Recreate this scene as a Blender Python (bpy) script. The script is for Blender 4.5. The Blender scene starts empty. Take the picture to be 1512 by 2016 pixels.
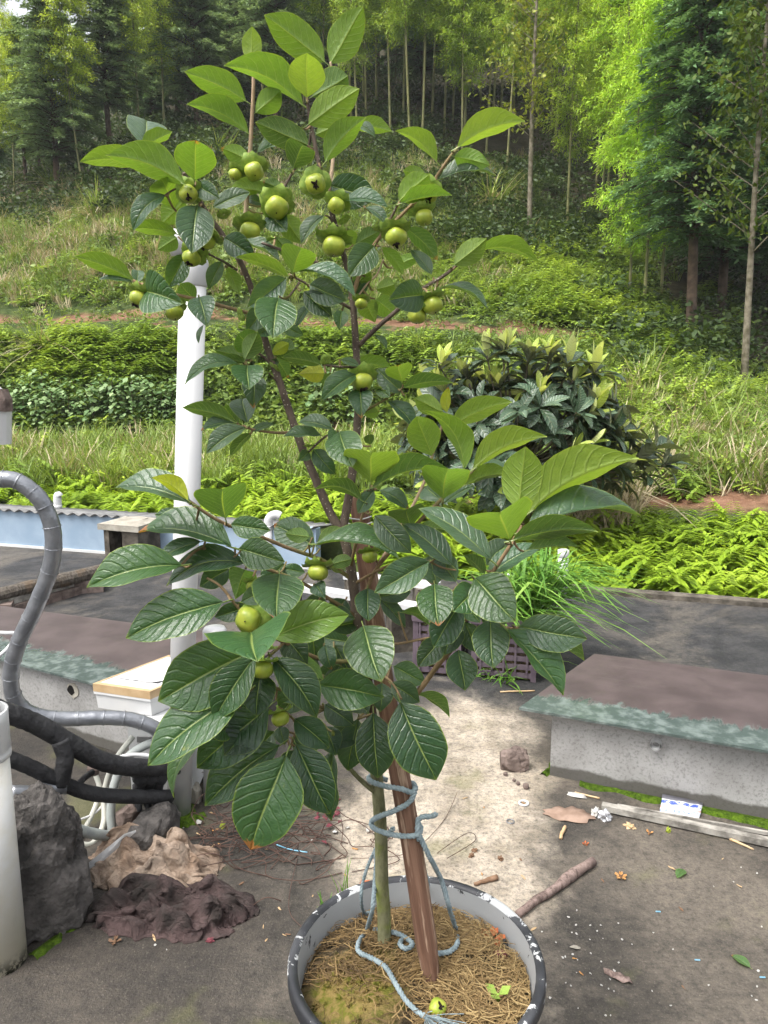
import bpy, math, random
import numpy as np
from mathutils import Vector, Matrix, noise as mnoise
random.seed(7); RNG = np.random.default_rng(11)
R = math.radians
sc = bpy.context.scene
C = sc.collection
# ---------------------------------------------------------------- camera, sky, sun, exposure
EYE = 1.55; PITCH = R(10.0); FPX = 1515.0
cam_d = bpy.data.cameras.new('camera'); cam = bpy.data.objects.new('camera', cam_d); C.objects.link(cam)
cam.location = (0, 0, EYE); cam.rotation_euler = (math.pi/2 - PITCH, 0, 0)
cam_d.sensor_fit = 'VERTICAL'; cam_d.sensor_height = 24.0; cam_d.lens = 24.0*FPX/2016.0
cam_d.clip_start = 0.05; cam_d.clip_end = 600
sc.camera = cam
SUN_EL, SUN_AZ = R(62), R(-125)          # azimuth measured from +Y towards +X
world = bpy.data.worlds.new('World'); sc.world = world; world.use_nodes = True
wn = world.node_tree.nodes; wl = world.node_tree.links
for n in list(wn): wn.remove(n)
wo = wn.new('ShaderNodeOutputWorld'); wb = wn.new('ShaderNodeBackground')
sky = wn.new('ShaderNodeTexSky'); sky.sky_type = 'NISHITA'; sky.sun_disc = False
sky.sun_elevation = SUN_EL; sky.sun_rotation = SUN_AZ
sky.air_density = 1.0; sky.dust_density = 6.0; sky.ozone_density = 1.0
hs = wn.new('ShaderNodeHueSaturation'); hs.inputs['Saturation'].default_value = 0.22   # overcast: the blue is veiled
wl.new(sky.outputs[0], hs.inputs['Color']); wl.new(hs.outputs[0], wb.inputs['Color'])
wb.inputs['Strength'].default_value = 0.15
wl.new(wb.outputs[0], wo.inputs['Surface'])
sun_d = bpy.data.lights.new('sun', 'SUN'); sun_d.energy = 1.1; sun_d.angle = R(30); sun_d.color = (1.0, 0.96, 0.9)
sun = bpy.data.objects.new('sun', sun_d); C.objects.link(sun)
sdir = Vector((math.sin(SUN_AZ)*math.cos(SUN_EL), math.cos(SUN_AZ)*math.cos(SUN_EL), math.sin(SUN_EL)))
sun.rotation_euler = sdir.to_track_quat('Z', 'Y').to_euler(); sun.location = (0, 0, 30)
sc.view_settings.view_transform = 'Standard'; sc.view_settings.look = 'None'
sc.view_settings.exposure = 1.35; sc.view_settings.gamma = 1.0
sc.render.engine = 'CYCLES'
sc.cycles.use_adaptive_sampling = True; sc.cycles.adaptive_threshold = 0.025; sc.cycles.volume_bounces = 0
sc.cycles.max_bounces = 4; sc.cycles.diffuse_bounces = 2; sc.cycles.glossy_bounces = 2
sc.cycles.transmission_bounces = 2; sc.cycles.transparent_max_bounces = 4

# ---------------------------------------------------------------- survey helpers: a sight line met with a plane gives a real point
CP, SP = math.cos(PITCH), math.sin(PITCH)
def ray(px, py):
    r = (px-756.0)/FPX; u = -(py-1008.0)/FPX
    return r, CP + u*SP, -SP + u*CP
def P(px, py, Y):
    x, y, z = ray(px, py); t = Y/y
    return Vector((x*t, Y, EYE+z*t))
def G(px, py, z=0.0):
    x, y, zz = ray(px, py); t = (z-EYE)/zz
    return Vector((x*t, y*t, z))
def mpp(px, py, Y):                     # metres per pixel at that point
    return Y/ray(px, py)[1]/FPX

# ---------------------------------------------------------------- object helpers
def tag(o, label=None, cat=None, group=None, kind=None):
    if label: o['label'] = label
    if cat: o['category'] = cat
    if group: o['group'] = group
    if kind: o['kind'] = kind
    return o
def empty(name, loc=(0, 0, 0), label=None, cat=None, group=None):
    o = bpy.data.objects.new(name, None); C.objects.link(o); o.location = loc; o.empty_display_size = 0.05
    return tag(o, label, cat, group)
def link(name, me, parent=None, mat=None):
    if mat is not None and not me.materials: me.materials.append(mat)
    o = bpy.data.objects.new(name, me); C.objects.link(o)
    if parent is not None: adopt(o, parent)
    return o
def wmat(o):
    m = o.matrix_basis.copy()
    return (wmat(o.parent) @ o.matrix_parent_inverse @ m) if o.parent else m
def adopt(o, parent):
    o.parent = parent; o.matrix_parent_inverse = wmat(parent).inverted()
def smooth(me, on=True):
    me.polygons.foreach_set('use_smooth', [on]*len(me.polygons)); return me

class MB:
    """collects shapes, then becomes ONE mesh object"""
    def __init__(s): s.v = []; s.f = []; s.uv = []; s.hasuv = False
    def add(s, V, F, UV=None):
        n = len(s.v); s.v += [tuple(p) for p in V]; s.f += [tuple(i+n for i in q) for q in F]
        s.uv += list(UV) if UV is not None else [(0, 0)]*len(V); s.hasuv |= UV is not None
        return s
    def box(s, c, size, rz=0, tilt=None):
        hx, hy, hz = size[0]/2, size[1]/2, size[2]/2
        M = Matrix.Rotation(rz, 3, 'Z')
        if tilt is not None: M = tilt.to_3x3()
        V = [Vector(c)+M@Vector((x*hx, y*hy, z*hz)) for x in (-1, 1) for y in (-1, 1) for z in (-1, 1)]
        return s.add(V, [(0, 1, 3, 2), (4, 6, 7, 5), (0, 4, 5, 1), (2, 3, 7, 6), (0, 2, 6, 4), (1, 5, 7, 3)])
    def prism(s, base, top):            # two matching rings of points
        n = len(base); V = list(base)+list(top)
        F = [tuple(range(n))[::-1], tuple(range(n, 2*n))]+[(i, (i+1) % n, n+(i+1) % n, n+i) for i in range(n)]
        return s.add(V, F)
    def tube(s, pts, rad, n=8, caps=True, res=0, jitter=0.0):
        pts = [Vector(p) for p in pts]
        if res: pts, rad = spline(pts, rad, res)
        if not hasattr(rad, '__len__'): rad = [rad]*len(pts)
        V, F, UV = [], [], []; up = None; acc = 0
        for i, p in enumerate(pts):
            d = (pts[min(i+1, len(pts)-1)]-pts[max(i-1, 0)])
            d = d.normalized() if d.length > 1e-9 else Vector((0, 0, 1))
            if up is None: up = d.orthogonal().normalized()
            up = (up-d*up.dot(d)); up = up.normalized() if up.length > 1e-6 else d.orthogonal().normalized()
            e = d.cross(up)
            if i: acc += (p-pts[i-1]).length
            for k in range(n):
                a = 2*math.pi*k/n; r = rad[i]*(1+random.uniform(-jitter, jitter))
                V.append(p+(up*math.cos(a)+e*math.sin(a))*r); UV.append((k/n, acc))
        for i in range(len(pts)-1):
            for k in range(n):
                F.append((i*n+k, i*n+(k+1) % n, (i+1)*n+(k+1) % n, (i+1)*n+k))
        if caps:
            F.append(tuple(range(n))[::-1]); F.append(tuple((len(pts)-1)*n+k for k in range(n)))
        return s.add(V, F, UV)
    def lathe(s, c, prof, n=32, arc=1.0, wob=0.0):
        V, F = [], []
        for (r, z) in prof:
            for k in range(n):
                a = 2*math.pi*k/n
                rr = r*(1+wob*mnoise.noise(Vector((math.cos(a)*2, math.sin(a)*2, z*9))))
                V.append((c[0]+rr*math.cos(a), c[1]+rr*math.sin(a), c[2]+z))
        for i in range(len(prof)-1):
            for k in range(n):
                F.append((i*n+k, i*n+(k+1) % n, (i+1)*n+(k+1) % n, (i+1)*n+k))
        return s.add(V, F)
    def mesh(s, name, mat=None, sm=False):
        me = bpy.data.meshes.new(name); me.from_pydata(s.v, [], s.f)
        if s.hasuv:
            uvl = me.uv_layers.new(name='UVMap'); li = np.empty(len(me.loops), dtype=np.int32)
            me.loops.foreach_get('vertex_index', li)
            uvl.data.foreach_set('uv', np.array(s.uv, dtype=np.float32)[li].ravel())
        if mat is not None: me.materials.append(mat)
        if sm: smooth(me)
        me.update(); return me
    def build(s, name, mat=None, parent=None, sm=False):
        return link(name, s.mesh(name, mat, sm), parent)

def spline(pts, rad, res):
    pts = [Vector(p) for p in pts]
    if not hasattr(rad, '__len__'): rad = [rad]*len(pts)
    o, ro = [], []
    for i in range(len(pts)-1):
        p0 = pts[max(i-1, 0)]; p1 = pts[i]; p2 = pts[i+1]; p3 = pts[min(i+2, len(pts)-1)]
        for k in range(res):
            t = k/res
            o.append(0.5*((2*p1)+(p2-p0)*t+(2*p0-5*p1+4*p2-p3)*t*t+(3*p1-p0-3*p2+p3)*t*t*t)); ro.append(rad[i]*(1-t)+rad[i+1]*t)
    o.append(pts[-1]); ro.append(rad[-1])
    return o, ro

def bigmesh(name, V, Q, tone=None, mat=None):
    """fast mesh from numpy arrays of vertices and quads"""
    V = np.asarray(V, dtype=np.float32); Q = np.asarray(Q, dtype=np.int32)
    me = bpy.data.meshes.new(name)
    me.vertices.add(len(V)); me.vertices.foreach_set('co', V.ravel())
    me.loops.add(Q.size); me.loops.foreach_set('vertex_index', Q.ravel())
    me.polygons.add(len(Q)); me.polygons.foreach_set('loop_start', np.arange(0, Q.size, 4, dtype=np.int32))
    if tone is not None:
        a = me.attributes.new('tone', 'FLOAT', 'POINT'); a.data.foreach_set('value', np.asarray(tone, dtype=np.float32))
    if mat is not None: me.materials.append(mat)
    me.update(calc_edges=True); return me
def nrm(a):
    return a/np.maximum(np.linalg.norm(a, axis=-1, keepdims=True), 1e-9)
def leafquads(B, D, N, L, W, tone):
    """many small pointed leaves: base, widest points, tip"""
    D = nrm(D); S = nrm(np.cross(D, N)); Nn = np.cross(S, D)
    L = L[:, None]; W = W[:, None]
    m = B+D*L*0.42+Nn*L*0.05
    V = np.stack([B, m+S*W*0.5, B+D*L, m-S*W*0.5], 1).reshape(-1, 3)
    Q = np.arange(len(B)*4).reshape(-1, 4)
    return V, Q, np.repeat(tone, 4)
def blades(B, D, L, W, droop, tone):
    """grass blades: bent strips of three quads"""
    n = len(B); D = nrm(D); side = nrm(np.cross(D, np.array([0, 0, 1.0]))+1e-6)
    a = RNG.uniform(-0.6, 0.6, (n, 1)); side = nrm(side+D*a*0.3)
    H = D.copy(); H[:, 2] = 0; H = nrm(H+1e-6)
    vs = []
    for s, w in ((0, 0.8), (0.4, 1.0), (0.75, 0.7), (1.0, 0.1)):
        c = B+D*(L*s)[:, None]+H*(L*droop*s*s*0.45)[:, None]-np.array([0, 0, 1.0])*(L*droop*s*s*0.55)[:, None]
        vs += [c-side*(W*w/2)[:, None], c+side*(W*w/2)[:, None]]
    V = np.stack(vs, 1).reshape(-1, 3)
    o = (np.arange(n)*8)[:, None]
    Q = np.concatenate([o+np.array([[0, 1, 3, 2]]), o+np.array([[2, 3, 5, 4]]), o+np.array([[4, 5, 7, 6]])])
    return V, Q, np.repeat(tone, 8)
def cat(parts):
    Vs, Qs, Ts = [], [], []; n = 0
    for V, Q, T in parts:
        Vs.append(V); Qs.append(Q+n); Ts.append(T); n += len(V)
    return np.concatenate(Vs), np.concatenate(Qs), np.concatenate(Ts)
def scatter(protos, pos, scale, rz, tone):
    """merge many turned and scaled copies of a few prototype arrays"""
    out = []; pid = RNG.integers(0, len(protos), len(pos))
    for k, (V, Q, T) in enumerate(protos):
        idx = np.nonzero(pid == k)[0]
        if not len(idx): continue
        c, s = np.cos(rz[idx]), np.sin(rz[idx]); sc_ = scale[idx]
        X = (V[None, :, 0]*c[:, None]-V[None, :, 1]*s[:, None])*sc_[:, None]+pos[idx, 0:1]
        Y = (V[None, :, 0]*s[:, None]+V[None, :, 1]*c[:, None])*sc_[:, None]+pos[idx, 1:2]
        Z = V[None, :, 2]*sc_[:, None]+pos[idx, 2:3]
        VV = np.stack([X, Y, Z], -1).reshape(-1, 3)
        QQ = (Q[None]+(np.arange(len(idx))*len(V))[:, None, None]).reshape(-1, 4)
        TT = (T[None]*0.55+tone[idx][:, None]*0.45).ravel()
        out.append((VV, QQ, TT))
    return cat(out)

# ---------------------------------------------------------------- materials
class NT:
    def __init__(s, name):
        s.m = bpy.data.materials.new(name); s.m.use_nodes = True; s.t = s.m.node_tree; s.n = s.t.nodes; s.l = s.t.links
        for x in list(s.n): s.n.remove(x)
        s.out = s.n.new('ShaderNodeOutputMaterial')
    def put(s, sock, v):
        if v is None: return
        if hasattr(v, 'links') or isinstance(v, bpy.types.NodeSocket): s.l.new(v, sock)
        else:
            if sock.type == 'RGBA' and len(v) == 3: v = (*v, 1)
            sock.default_value = v
    def node(s, typ, ins=None, **kw):
        n = s.n.new(typ)
        for k, v in kw.items(): setattr(n, k, v)
        for k, v in (ins or {}).items(): s.put(n.inputs[k], v)
        return n
    def math(s, op, a, b=None, c=None, clamp=False):
        n = s.n.new('ShaderNodeMath'); n.operation = op; n.use_clamp = clamp
        s.put(n.inputs[0], a); s.put(n.inputs[1], b)
        if c is not None: s.put(n.inputs[2], c)
        return n.outputs[0]
    def mix(s, f, a, b, mode='MIX'):
        n = s.n.new('ShaderNodeMix'); n.data_type = 'RGBA'; n.blend_type = mode
        s.put(n.inputs[0], f); s.put(n.inputs[6], a); s.put(n.inputs[7], b)
        return n.outputs[2]
    def noise(s, scale, vec=None, detail=4, rough=0.55, dist=0.0, out=0):
        n = s.node('ShaderNodeTexNoise', {'Scale': scale, 'Detail': detail, 'Roughness': rough, 'Distortion': dist})
        if vec is not None: s.l.new(vec, n.inputs['Vector'])
        return n.outputs[out]
    def ramp(s, f, stops):
        n = s.n.new('ShaderNodeValToRGB'); s.put(n.inputs[0], f); e = n.color_ramp.elements
        while len(e) < len(stops): e.new(0.5)
        for i, (p, c) in enumerate(stops):
            e[i].position = p; e[i].color = (*c, 1) if hasattr(c, '__len__') else (c, c, c, 1)
        return n.outputs[0]
    def step(s, x, a, b):
        n = s.node('ShaderNodeMapRange', interpolation_type='SMOOTHSTEP'); s.put(n.inputs[0], x)
        s.put(n.inputs[1], a); s.put(n.inputs[2], b); return n.outputs[0]
    def co(s, which='Object'): return s.node('ShaderNodeTexCoord').outputs[which]
    def pos(s): return s.node('ShaderNodeNewGeometry').outputs['Position']
    def bump(s, h, st=0.3, dist=0.01):
        return s.node('ShaderNodeBump', {'Strength': st, 'Distance': dist, 'Height': h}).outputs[0]
    def bsdf(s, col, rough=0.7, normal=None, spec=0.4, metal=0.0, **extra):
        b = s.node('ShaderNodeBsdfPrincipled', {'Base Color': col, 'Roughness': rough, 'Metallic': metal, 'Specular IOR Level': spec})
        for k, v in extra.items(): s.put(b.inputs[k.replace('_', ' ')], v)
        if normal is not None: s.l.new(normal, b.inputs['Normal'])
        return b.outputs[0]
    def done(s, shader): s.l.new(shader, s.out.inputs['Surface']); return s.m

def mat_plain(name, c1, c2, scale=8, rough=0.7, spec=0.4, bump=0.2, bscale=None, metal=0.0, dist=0.004):
    t = NT(name); v = t.co()
    f = t.noise(scale, v, 5, 0.6); col = t.mix(t.step(f, 0.3, 0.7), c1, c2)
    h = t.noise(bscale or scale*6, v, 4)
    return t.done(t.bsdf(col, rough, t.bump(h, bump, dist), spec, metal))
def mat_veg(name, c1, c2, c3, trans=0.35, rough=0.5, spec=0.3):
    """thin foliage: colour by each leaf's own tone, light passing through"""
    t = NT(name); tone = t.node('ShaderNodeAttribute', attribute_name='tone').outputs['Fac']
    oc = t.node('ShaderNodeObjectInfo').outputs['Color']
    col = t.mix(1.0, t.ramp(tone, [(0.0, c1), (0.55, c2), (1.0, c3)]), oc, 'MULTIPLY')
    a = t.bsdf(col, rough, None, spec)
    tr = t.node('ShaderNodeBsdfTranslucent', {'Color': t.mix(0.5, col, t.mix(1.0, col, (1.5, 1.35, 0.5), 'MULTIPLY'))}).outputs[0]
    return t.done(t.node('ShaderNodeMixShader', {0: trans, 1: a, 2: tr}).outputs[0])

def mat_leaf():
    t = NT('persimmon_leaf'); uv = t.node('ShaderNodeUVMap', uv_map='UVMap').outputs[0]
    sx = t.node('ShaderNodeSeparateXYZ', {0: uv}); u, v = sx.outputs[0], sx.outputs[1]
    oi = t.node('ShaderNodeObjectInfo'); oc = oi.outputs['Color']; rnd = oi.outputs['Random']
    au = t.math('MULTIPLY', t.math('ABSOLUTE', t.math('SUBTRACT', u, 0.5)), 2.0)
    mid = t.step(au, 0.042, 0.010)
    # side veins leave the midrib and curve towards the tip
    s = t.math('SUBTRACT', t.math('MULTIPLY', v, 8.5), t.math('MULTIPLY', t.math('POWER', au, 1.25), 2.1))
    s = t.math('ADD', s, t.math('MULTIPLY', t.step(u, 0.49, 0.51), 0.45))
    nv = t.node('ShaderNodeCombineXYZ', {0: t.math('MULTIPLY', u, 3.0), 1: t.math('MULTIPLY', v, 5.0), 2: t.math('MULTIPLY', rnd, 40.0)}).outputs[0]
    n1 = t.noise(1.6, nv, 3); s = t.math('ADD', s, t.math('MULTIPLY', n1, 0.5))
    tri = t.math('ABSOLUTE', t.math('SUBTRACT', t.math('FRACT', s), 0.5))
    vein = t.math('MULTIPLY', t.step(tri, 0.085, 0.02), t.step(au, 0.98, 0.75))
    fine = t.node('ShaderNodeTexVoronoi', {'Vector': nv, 'Scale': 5.5}, feature='DISTANCE_TO_EDGE').outputs[0]
    finel = t.step(fine, 0.08, 0.0)
    n2 = t.noise(2.2, nv, 4, 0.6)
    col = t.mix(t.math('MULTIPLY', t.step(n2, 0.35, 0.7), 0.5), oc, t.mix(1.0, oc, (1.45, 1.35, 1.1), 'MULTIPLY'))
    pale = t.mix(0.5, t.mix(1.0, oc, (2.2, 2.0, 1.5), 'MULTIPLY'), (0.20, 0.27, 0.06))
    col = t.mix(t.math('MULTIPLY', vein, 0.17), col, pale)
    col = t.mix(t.math('MULTIPLY', finel, 0.06), col, pale)
    col = t.mix(t.math('MULTIPLY', mid, 0.75), col, (0.26, 0.33, 0.09))
    edge = t.math('MAXIMUM', t.step(au, 0.93, 1.0), t.step(v, 0.93, 1.02))
    col = t.mix(t.math('MULTIPLY', edge, 0.55), col, (0.28, 0.36, 0.05))
    # blemishes on some leaves: yellow flecks, few brown patches
    bl = t.math('MULTIPLY', t.step(t.noise(1.1, nv, 5, 0.7), 0.66, 0.74), t.step(rnd, 0.5, 0.62))
    col = t.mix(t.math('MULTIPLY', bl, 0.55), col, (0.30, 0.30, 0.06))
    br = t.math('MULTIPLY', t.step(t.math('ADD', v, t.math('MULTIPLY', n2, 0.3)), 1.06, 1.09), t.step(rnd, 0.90, 0.91))
    col = t.mix(br, col, (0.30, 0.12, 0.04))
    back = t.node('ShaderNodeNewGeometry').outputs['Backfacing']
    under = t.mix(0.75, col, t.mix(1.0, t.mix(0.3, col, (0.12, 0.2, 0.04)), (1.7, 1.55, 1.1), 'MULTIPLY'))
    under = t.mix(t.math('MULTIPLY', t.math('MAXIMUM', vein, t.math('MULTIPLY', finel, 0.45)), 0.6), under, (0.30, 0.38, 0.12))
    col2 = t.mix(back, col, under)
    hgt = t.math('ADD', t.math('MULTIPLY', t.math('MAXIMUM', t.step(tri, 0.16, 0.0), t.step(au, 0.12, 0.0)), -1.0),
                 t.math('MULTIPLY', t.step(fine, 0.0, 0.3), 0.10))
    hgt = t.math('ADD', hgt, t.math('MULTIPLY', n1, 1.2))
    nb = t.bump(hgt, 0.42, 0.005)
    rough = t.math('ADD', t.math('MULTIPLY', back, 0.25), t.math('ADD', 0.23, t.math('MULTIPLY', n1, 0.18)))
    a = t.bsdf(col2, rough, nb, 0.62)
    tr = t.node('ShaderNodeBsdfTranslucent', {'Color': t.mix(1.0, t.mix(0.25, col, (0.14, 0.23, 0.03)), (1.9, 1.8, 0.7), 'MULTIPLY')}).outputs[0]
    return t.done(t.node('ShaderNodeMixShader', {0: 0.33, 1: a, 2: tr}).outputs[0])
M = {}
M['leaf'] = mat_leaf()
def mat_bark(name, c1, c2, c3, lent=True):
    t = NT(name); v = t.co(); p = t.node('ShaderNodeMapping', {'Vector': v, 'Scale': (1, 1, 0.35)}).outputs[0]
    f = t.noise(60, p, 5, 0.7); col = t.mix(t.step(f, 0.35, 0.65), c1, c2)
    g = t.step(t.noise(7, v, 4), 0.5, 0.62); col = t.mix(t.math('MULTIPLY', g, 0.7), col, c3)
    if lent:
        d = t.node('ShaderNodeTexVoronoi', {'Vector': v, 'Scale': 150.0}).outputs[0]
        col = t.mix(t.step(d, 0.22, 0.12), col, (0.42, 0.38, 0.30))
    return t.done(t.bsdf(col, 0.85, t.bump(f, 0.6, 0.003), 0.2))
M['bark_up'] = mat_bark('dark_bark', (0.075, 0.055, 0.045), (0.15, 0.115, 0.09), (0.11, 0.085, 0.065))
M['bark_low'] = mat_bark('mossy_bark', (0.12, 0.12, 0.06), (0.22, 0.215, 0.12), (0.20, 0.25, 0.03), False)
M['twig'] = mat_bark('twig_bark', (0.17, 0.12, 0.065), (0.26, 0.18, 0.10), (0.20, 0.19, 0.07), False)
M['twig_pale'] = mat_bark('pale_twig_bark', (0.30, 0.21, 0.13), (0.42, 0.31, 0.21), (0.34, 0.26, 0.17), False)
def mat_fruit():
    t = NT('persimmon_skin'); v = t.co()
    f = t.noise(1.3, v, 3); col = t.mix(t.step(f, 0.3, 0.7), (0.23, 0.30, 0.032), (0.36, 0.40, 0.05))
    return t.done(t.bsdf(col, 0.36, t.bump(t.noise(12, v), 0.05, 0.01), 0.45, Subsurface_Weight=0.15, Subsurface_Radius=(0.02, 0.02, 0.005)))
M['fruit'] = mat_fruit()
M['calyx'] = mat_plain('calyx', (0.17, 0.28, 0.045), (0.30, 0.40, 0.075), 3, 0.5, 0.3, 0.2, 14)
M['black_tip'] = mat_plain('dried_flower', (0.012, 0.009, 0.008), (0.035, 0.022, 0.018), 6, 0.9, 0.2, 0.5)
def mat_deck():
    t = NT('stained_concrete'); p = t.pos()
    wob = t.noise(2.3, p, 6, 0.62, 0.4); wob2 = t.noise(5.5, p, 5, 0.65)
    s = t.node('ShaderNodeSeparateXYZ', {0: p}); x, y = s.outputs[0], s.outputs[1]
    # the walked, cleaner lane leading to the crates
    lx = t.math('DIVIDE', t.math('SUBTRACT', x, t.math('ADD', 0.02, t.math('MULTIPLY', y, 0.085))), 0.36)
    ly = t.math('DIVIDE', t.math('SUBTRACT', y, 2.65), 1.05)
    d = t.math('SQRT', t.math('ADD', t.math('MULTIPLY', lx, lx), t.math('MULTIPLY', ly, ly)))
    d = t.math('ADD', d, t.math('MULTIPLY', t.math('SUBTRACT', wob, 0.5), 1.5))
    lane = t.step(d, 1.12, 0.70)
    g1 = t.noise(1.5, p, 6, 0.7, 0.3)
    dark = t.mix(t.step(g1, 0.36, 0.66), (0.030, 0.027, 0.023), (0.110, 0.094, 0.076))
    grime = t.step(t.math('ADD', x, t.math('MULTIPLY', t.math('SUBTRACT', wob, 0.5), 0.8)), 0.0, -0.5); dark = t.mix(t.math('MULTIPLY', grime, 0.85), dark, t.mix(1.0, dark, (0.36, 0.36, 0.37), 'MULTIPLY'))
    far = t.step(t.math('ADD', y, t.math('MULTIPLY', x, 0.3)), 3.2, 3.9)
    dark = t.mix(far, dark, t.mix(t.step(t.noise(0.9, p, 7, 0.72, 0.8), 0.46, 0.64), t.mix(t.step(wob2, 0.4, 0.6), (0.014, 0.015, 0.017), (0.032, 0.032, 0.034)), (0.088, 0.078, 0.066)))
    light = t.mix(t.step(wob2, 0.35, 0.65), (0.21, 0.18, 0.14), (0.345, 0.30, 0.245))
    col = t.mix(lane, dark, light)
    sp = t.noise(160, p, 3, 0.7); col = t.mix(t.math('MULTIPLY', t.step(sp, 0.55, 0.72), 0.30), col, (0.26, 0.235, 0.20))
    sp2 = t.noise(75, p, 4, 0.8); col = t.mix(t.math('MULTIPLY', t.step(sp2, 0.52, 0.36), 0.5), col, (0.03, 0.027, 0.022))
    gr = t.noise(34, p, 6, 0.8); col = t.mix(t.math('MULTIPLY', t.step(gr, 0.42, 0.62), 0.45), col, t.mix(1.0, col, (1.75, 1.7, 1.6), 'MULTIPLY')); col = t.mix(t.math('MULTIPLY', t.step(gr, 0.48, 0.34), 0.6), col, t.mix(1.0, col, (0.4, 0.4, 0.38), 'MULTIPLY'))
    alg = t.math('MULTIPLY', t.step(t.noise(2.8, t.node('ShaderNodeVectorMath', {0: p, 1: (5.2, 1.1, 0)}).outputs[0], 5), 0.56, 0.68), t.math('MULTIPLY', t.math('SUBTRACT', 1.0, far), 0.35))
    col = t.mix(alg, col, (0.13, 0.135, 0.04))
    rough = t.math('ADD', 0.55, t.math('MULTIPLY', t.noise(4, p), 0.4))
    h = t.math('ADD', t.noise(120, p, 4), t.math('MULTIPLY', t.noise(14, p, 4), 1.2))
    return t.done(t.bsdf(col, rough, t.bump(h, 0.7, 0.006), 0.35))
M['deck'] = mat_deck()
def mat_curb():
    t = NT('cement_render'); p = t.pos(); s = t.node('ShaderNodeSeparateXYZ', {0: p})
    f = t.noise(5, p, 5, 0.6); col = t.mix(t.step(f, 0.3, 0.7), (0.25, 0.245, 0.235), (0.34, 0.335, 0.325))
    sp = t.noise(90, p, 4, 0.75); col = t.mix(t.math('MULTIPLY', t.step(sp, 0.48, 0.66), 0.5), col, (0.10, 0.097, 0.092))
    z = t.math('ADD', s.outputs[2], t.math('MULTIPLY', t.math('SUBTRACT', t.noise(9, p, 4), 0.5), 0.05))
    col = t.mix(t.math('MULTIPLY', t.step(z, 0.050, 0.036), 0.85), col, (0.06, 0.055, 0.045))
    st = t.step(t.noise(3.3, p, 5), 0.60, 0.75); col = t.mix(t.math('MULTIPLY', st, 0.3), col, (0.16, 0.15, 0.14))
    return t.done(t.bsdf(col, 0.9, t.bump(sp, 0.4, 0.004), 0.2))
M['curb'] = mat_curb()
def mat_glass():
    t = NT('dusty_glass'); uv = t.node('ShaderNodeUVMap', uv_map='UVMap').outputs[0]; p = t.pos()
    v = t.node('ShaderNodeSeparateXYZ', {0: uv}).outputs[1]
    st = t.node('ShaderNodeMapping', {'Vector': uv, 'Scale': (34, 5, 1)}).outputs[0]
    e = t.math('ADD', v, t.math('MULTIPLY', t.math('SUBTRACT', t.noise(1.0, st, 6, 0.75), 0.5), 0.40))
    e = t.math('ADD', e, t.math('MULTIPLY', t.math('SUBTRACT', t.noise(2.5, p, 3), 0.5), 0.16))
    dust = t.step(e, 0.20, 0.25)
    g = t.noise(6, p, 5, 0.6); brown = t.mix(t.step(g, 0.3, 0.7), (0.050, 0.036, 0.035), (0.082, 0.061, 0.059))
    streak = t.noise(1.0, t.node('ShaderNodeMapping', {'Vector': uv, 'Scale': (3, 26, 1)}).outputs[0], 5, 0.6)
    brown = t.mix(t.math('MULTIPLY', t.step(streak, 0.55, 0.75), 0.35), brown, (0.115, 0.095, 0.092))
    teal = t.mix(t.step(t.noise(22, p, 4), 0.4, 0.7), (0.062, 0.082, 0.076), (0.150, 0.180, 0.170))
    col = t.mix(dust, teal, brown)
    rough = t.math('ADD', t.math('MULTIPLY', dust, 0.33), 0.18)
    return t.done(t.bsdf(col, rough, t.bump(t.noise(150, p, 3), t.math('MULTIPLY', dust, 0.2), 0.002), 0.5))
M['glass'] = mat_glass()
M['pvc'] = mat_plain('white_pvc', (0.50, 0.505, 0.51), (0.56, 0.56, 0.555), 3, 0.35, 0.45, 0.03, 40)
def mat_pvc_dirty():
    t = NT('stained_white_pvc'); p = t.pos(); z = t.node('ShaderNodeSeparateXYZ', {0: p}).outputs[2]
    n = t.noise(9, p, 5, 0.65); base = t.mix(t.step(n, 0.35, 0.7), (0.60, 0.60, 0.585), (0.55, 0.53, 0.46))
    k = t.step(t.math('ADD', z, t.math('MULTIPLY', n, 0.35)), 0.45, 0.15); base = t.mix(t.math('MULTIPLY', k, 0.55), base, (0.55, 0.50, 0.33))
    b = t.math('MULTIPLY', t.step(z, 0.055, 0.0), t.step(t.noise(75, p, 4), 0.44, 0.54)); base = t.mix(b, base, (0.02, 0.022, 0.012))
    return t.done(t.bsdf(base, 0.4, t.bump(n, 0.04), 0.4))
M['pvc_dirty'] = mat_pvc_dirty()
M['foil'] = mat_plain('grey_foil_insulation', (0.19, 0.20, 0.22), (0.28, 0.29, 0.31), 14, 0.32, 0.5, 0.45, 26, 0.55, 0.01)
M['black_foam'] = mat_plain('black_foam_insulation', (0.010, 0.010, 0.011), (0.028, 0.028, 0.030), 18, 0.75, 0.35, 0.8, 45, 0, 0.01)
M['hose'] = mat_plain('cream_wrapped_hose', (0.50, 0.49, 0.43), (0.36, 0.37, 0.33), 16, 0.6, 0.3, 0.2)
M['hose_grey'] = mat_plain('grey_wrapped_hose', (0.36, 0.39, 0.37), (0.27, 0.29, 0.28), 20, 0.55, 0.35, 0.3)
M['white_paint'] = mat_plain('white_painted_metal', (0.50, 0.51, 0.51), (0.58, 0.58, 0.57), 5, 0.45, 0.4, 0.05)
M['foam'] = mat_plain('white_polystyrene', (0.56, 0.565, 0.57), (0.62, 0.62, 0.61), 6, 0.75, 0.2, 0.15, 60)
M['tape'] = mat_plain('brown_packing_tape', (0.40, 0.27, 0.14), (0.50, 0.36, 0.21), 12, 0.4, 0.4, 0.2)
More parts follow.
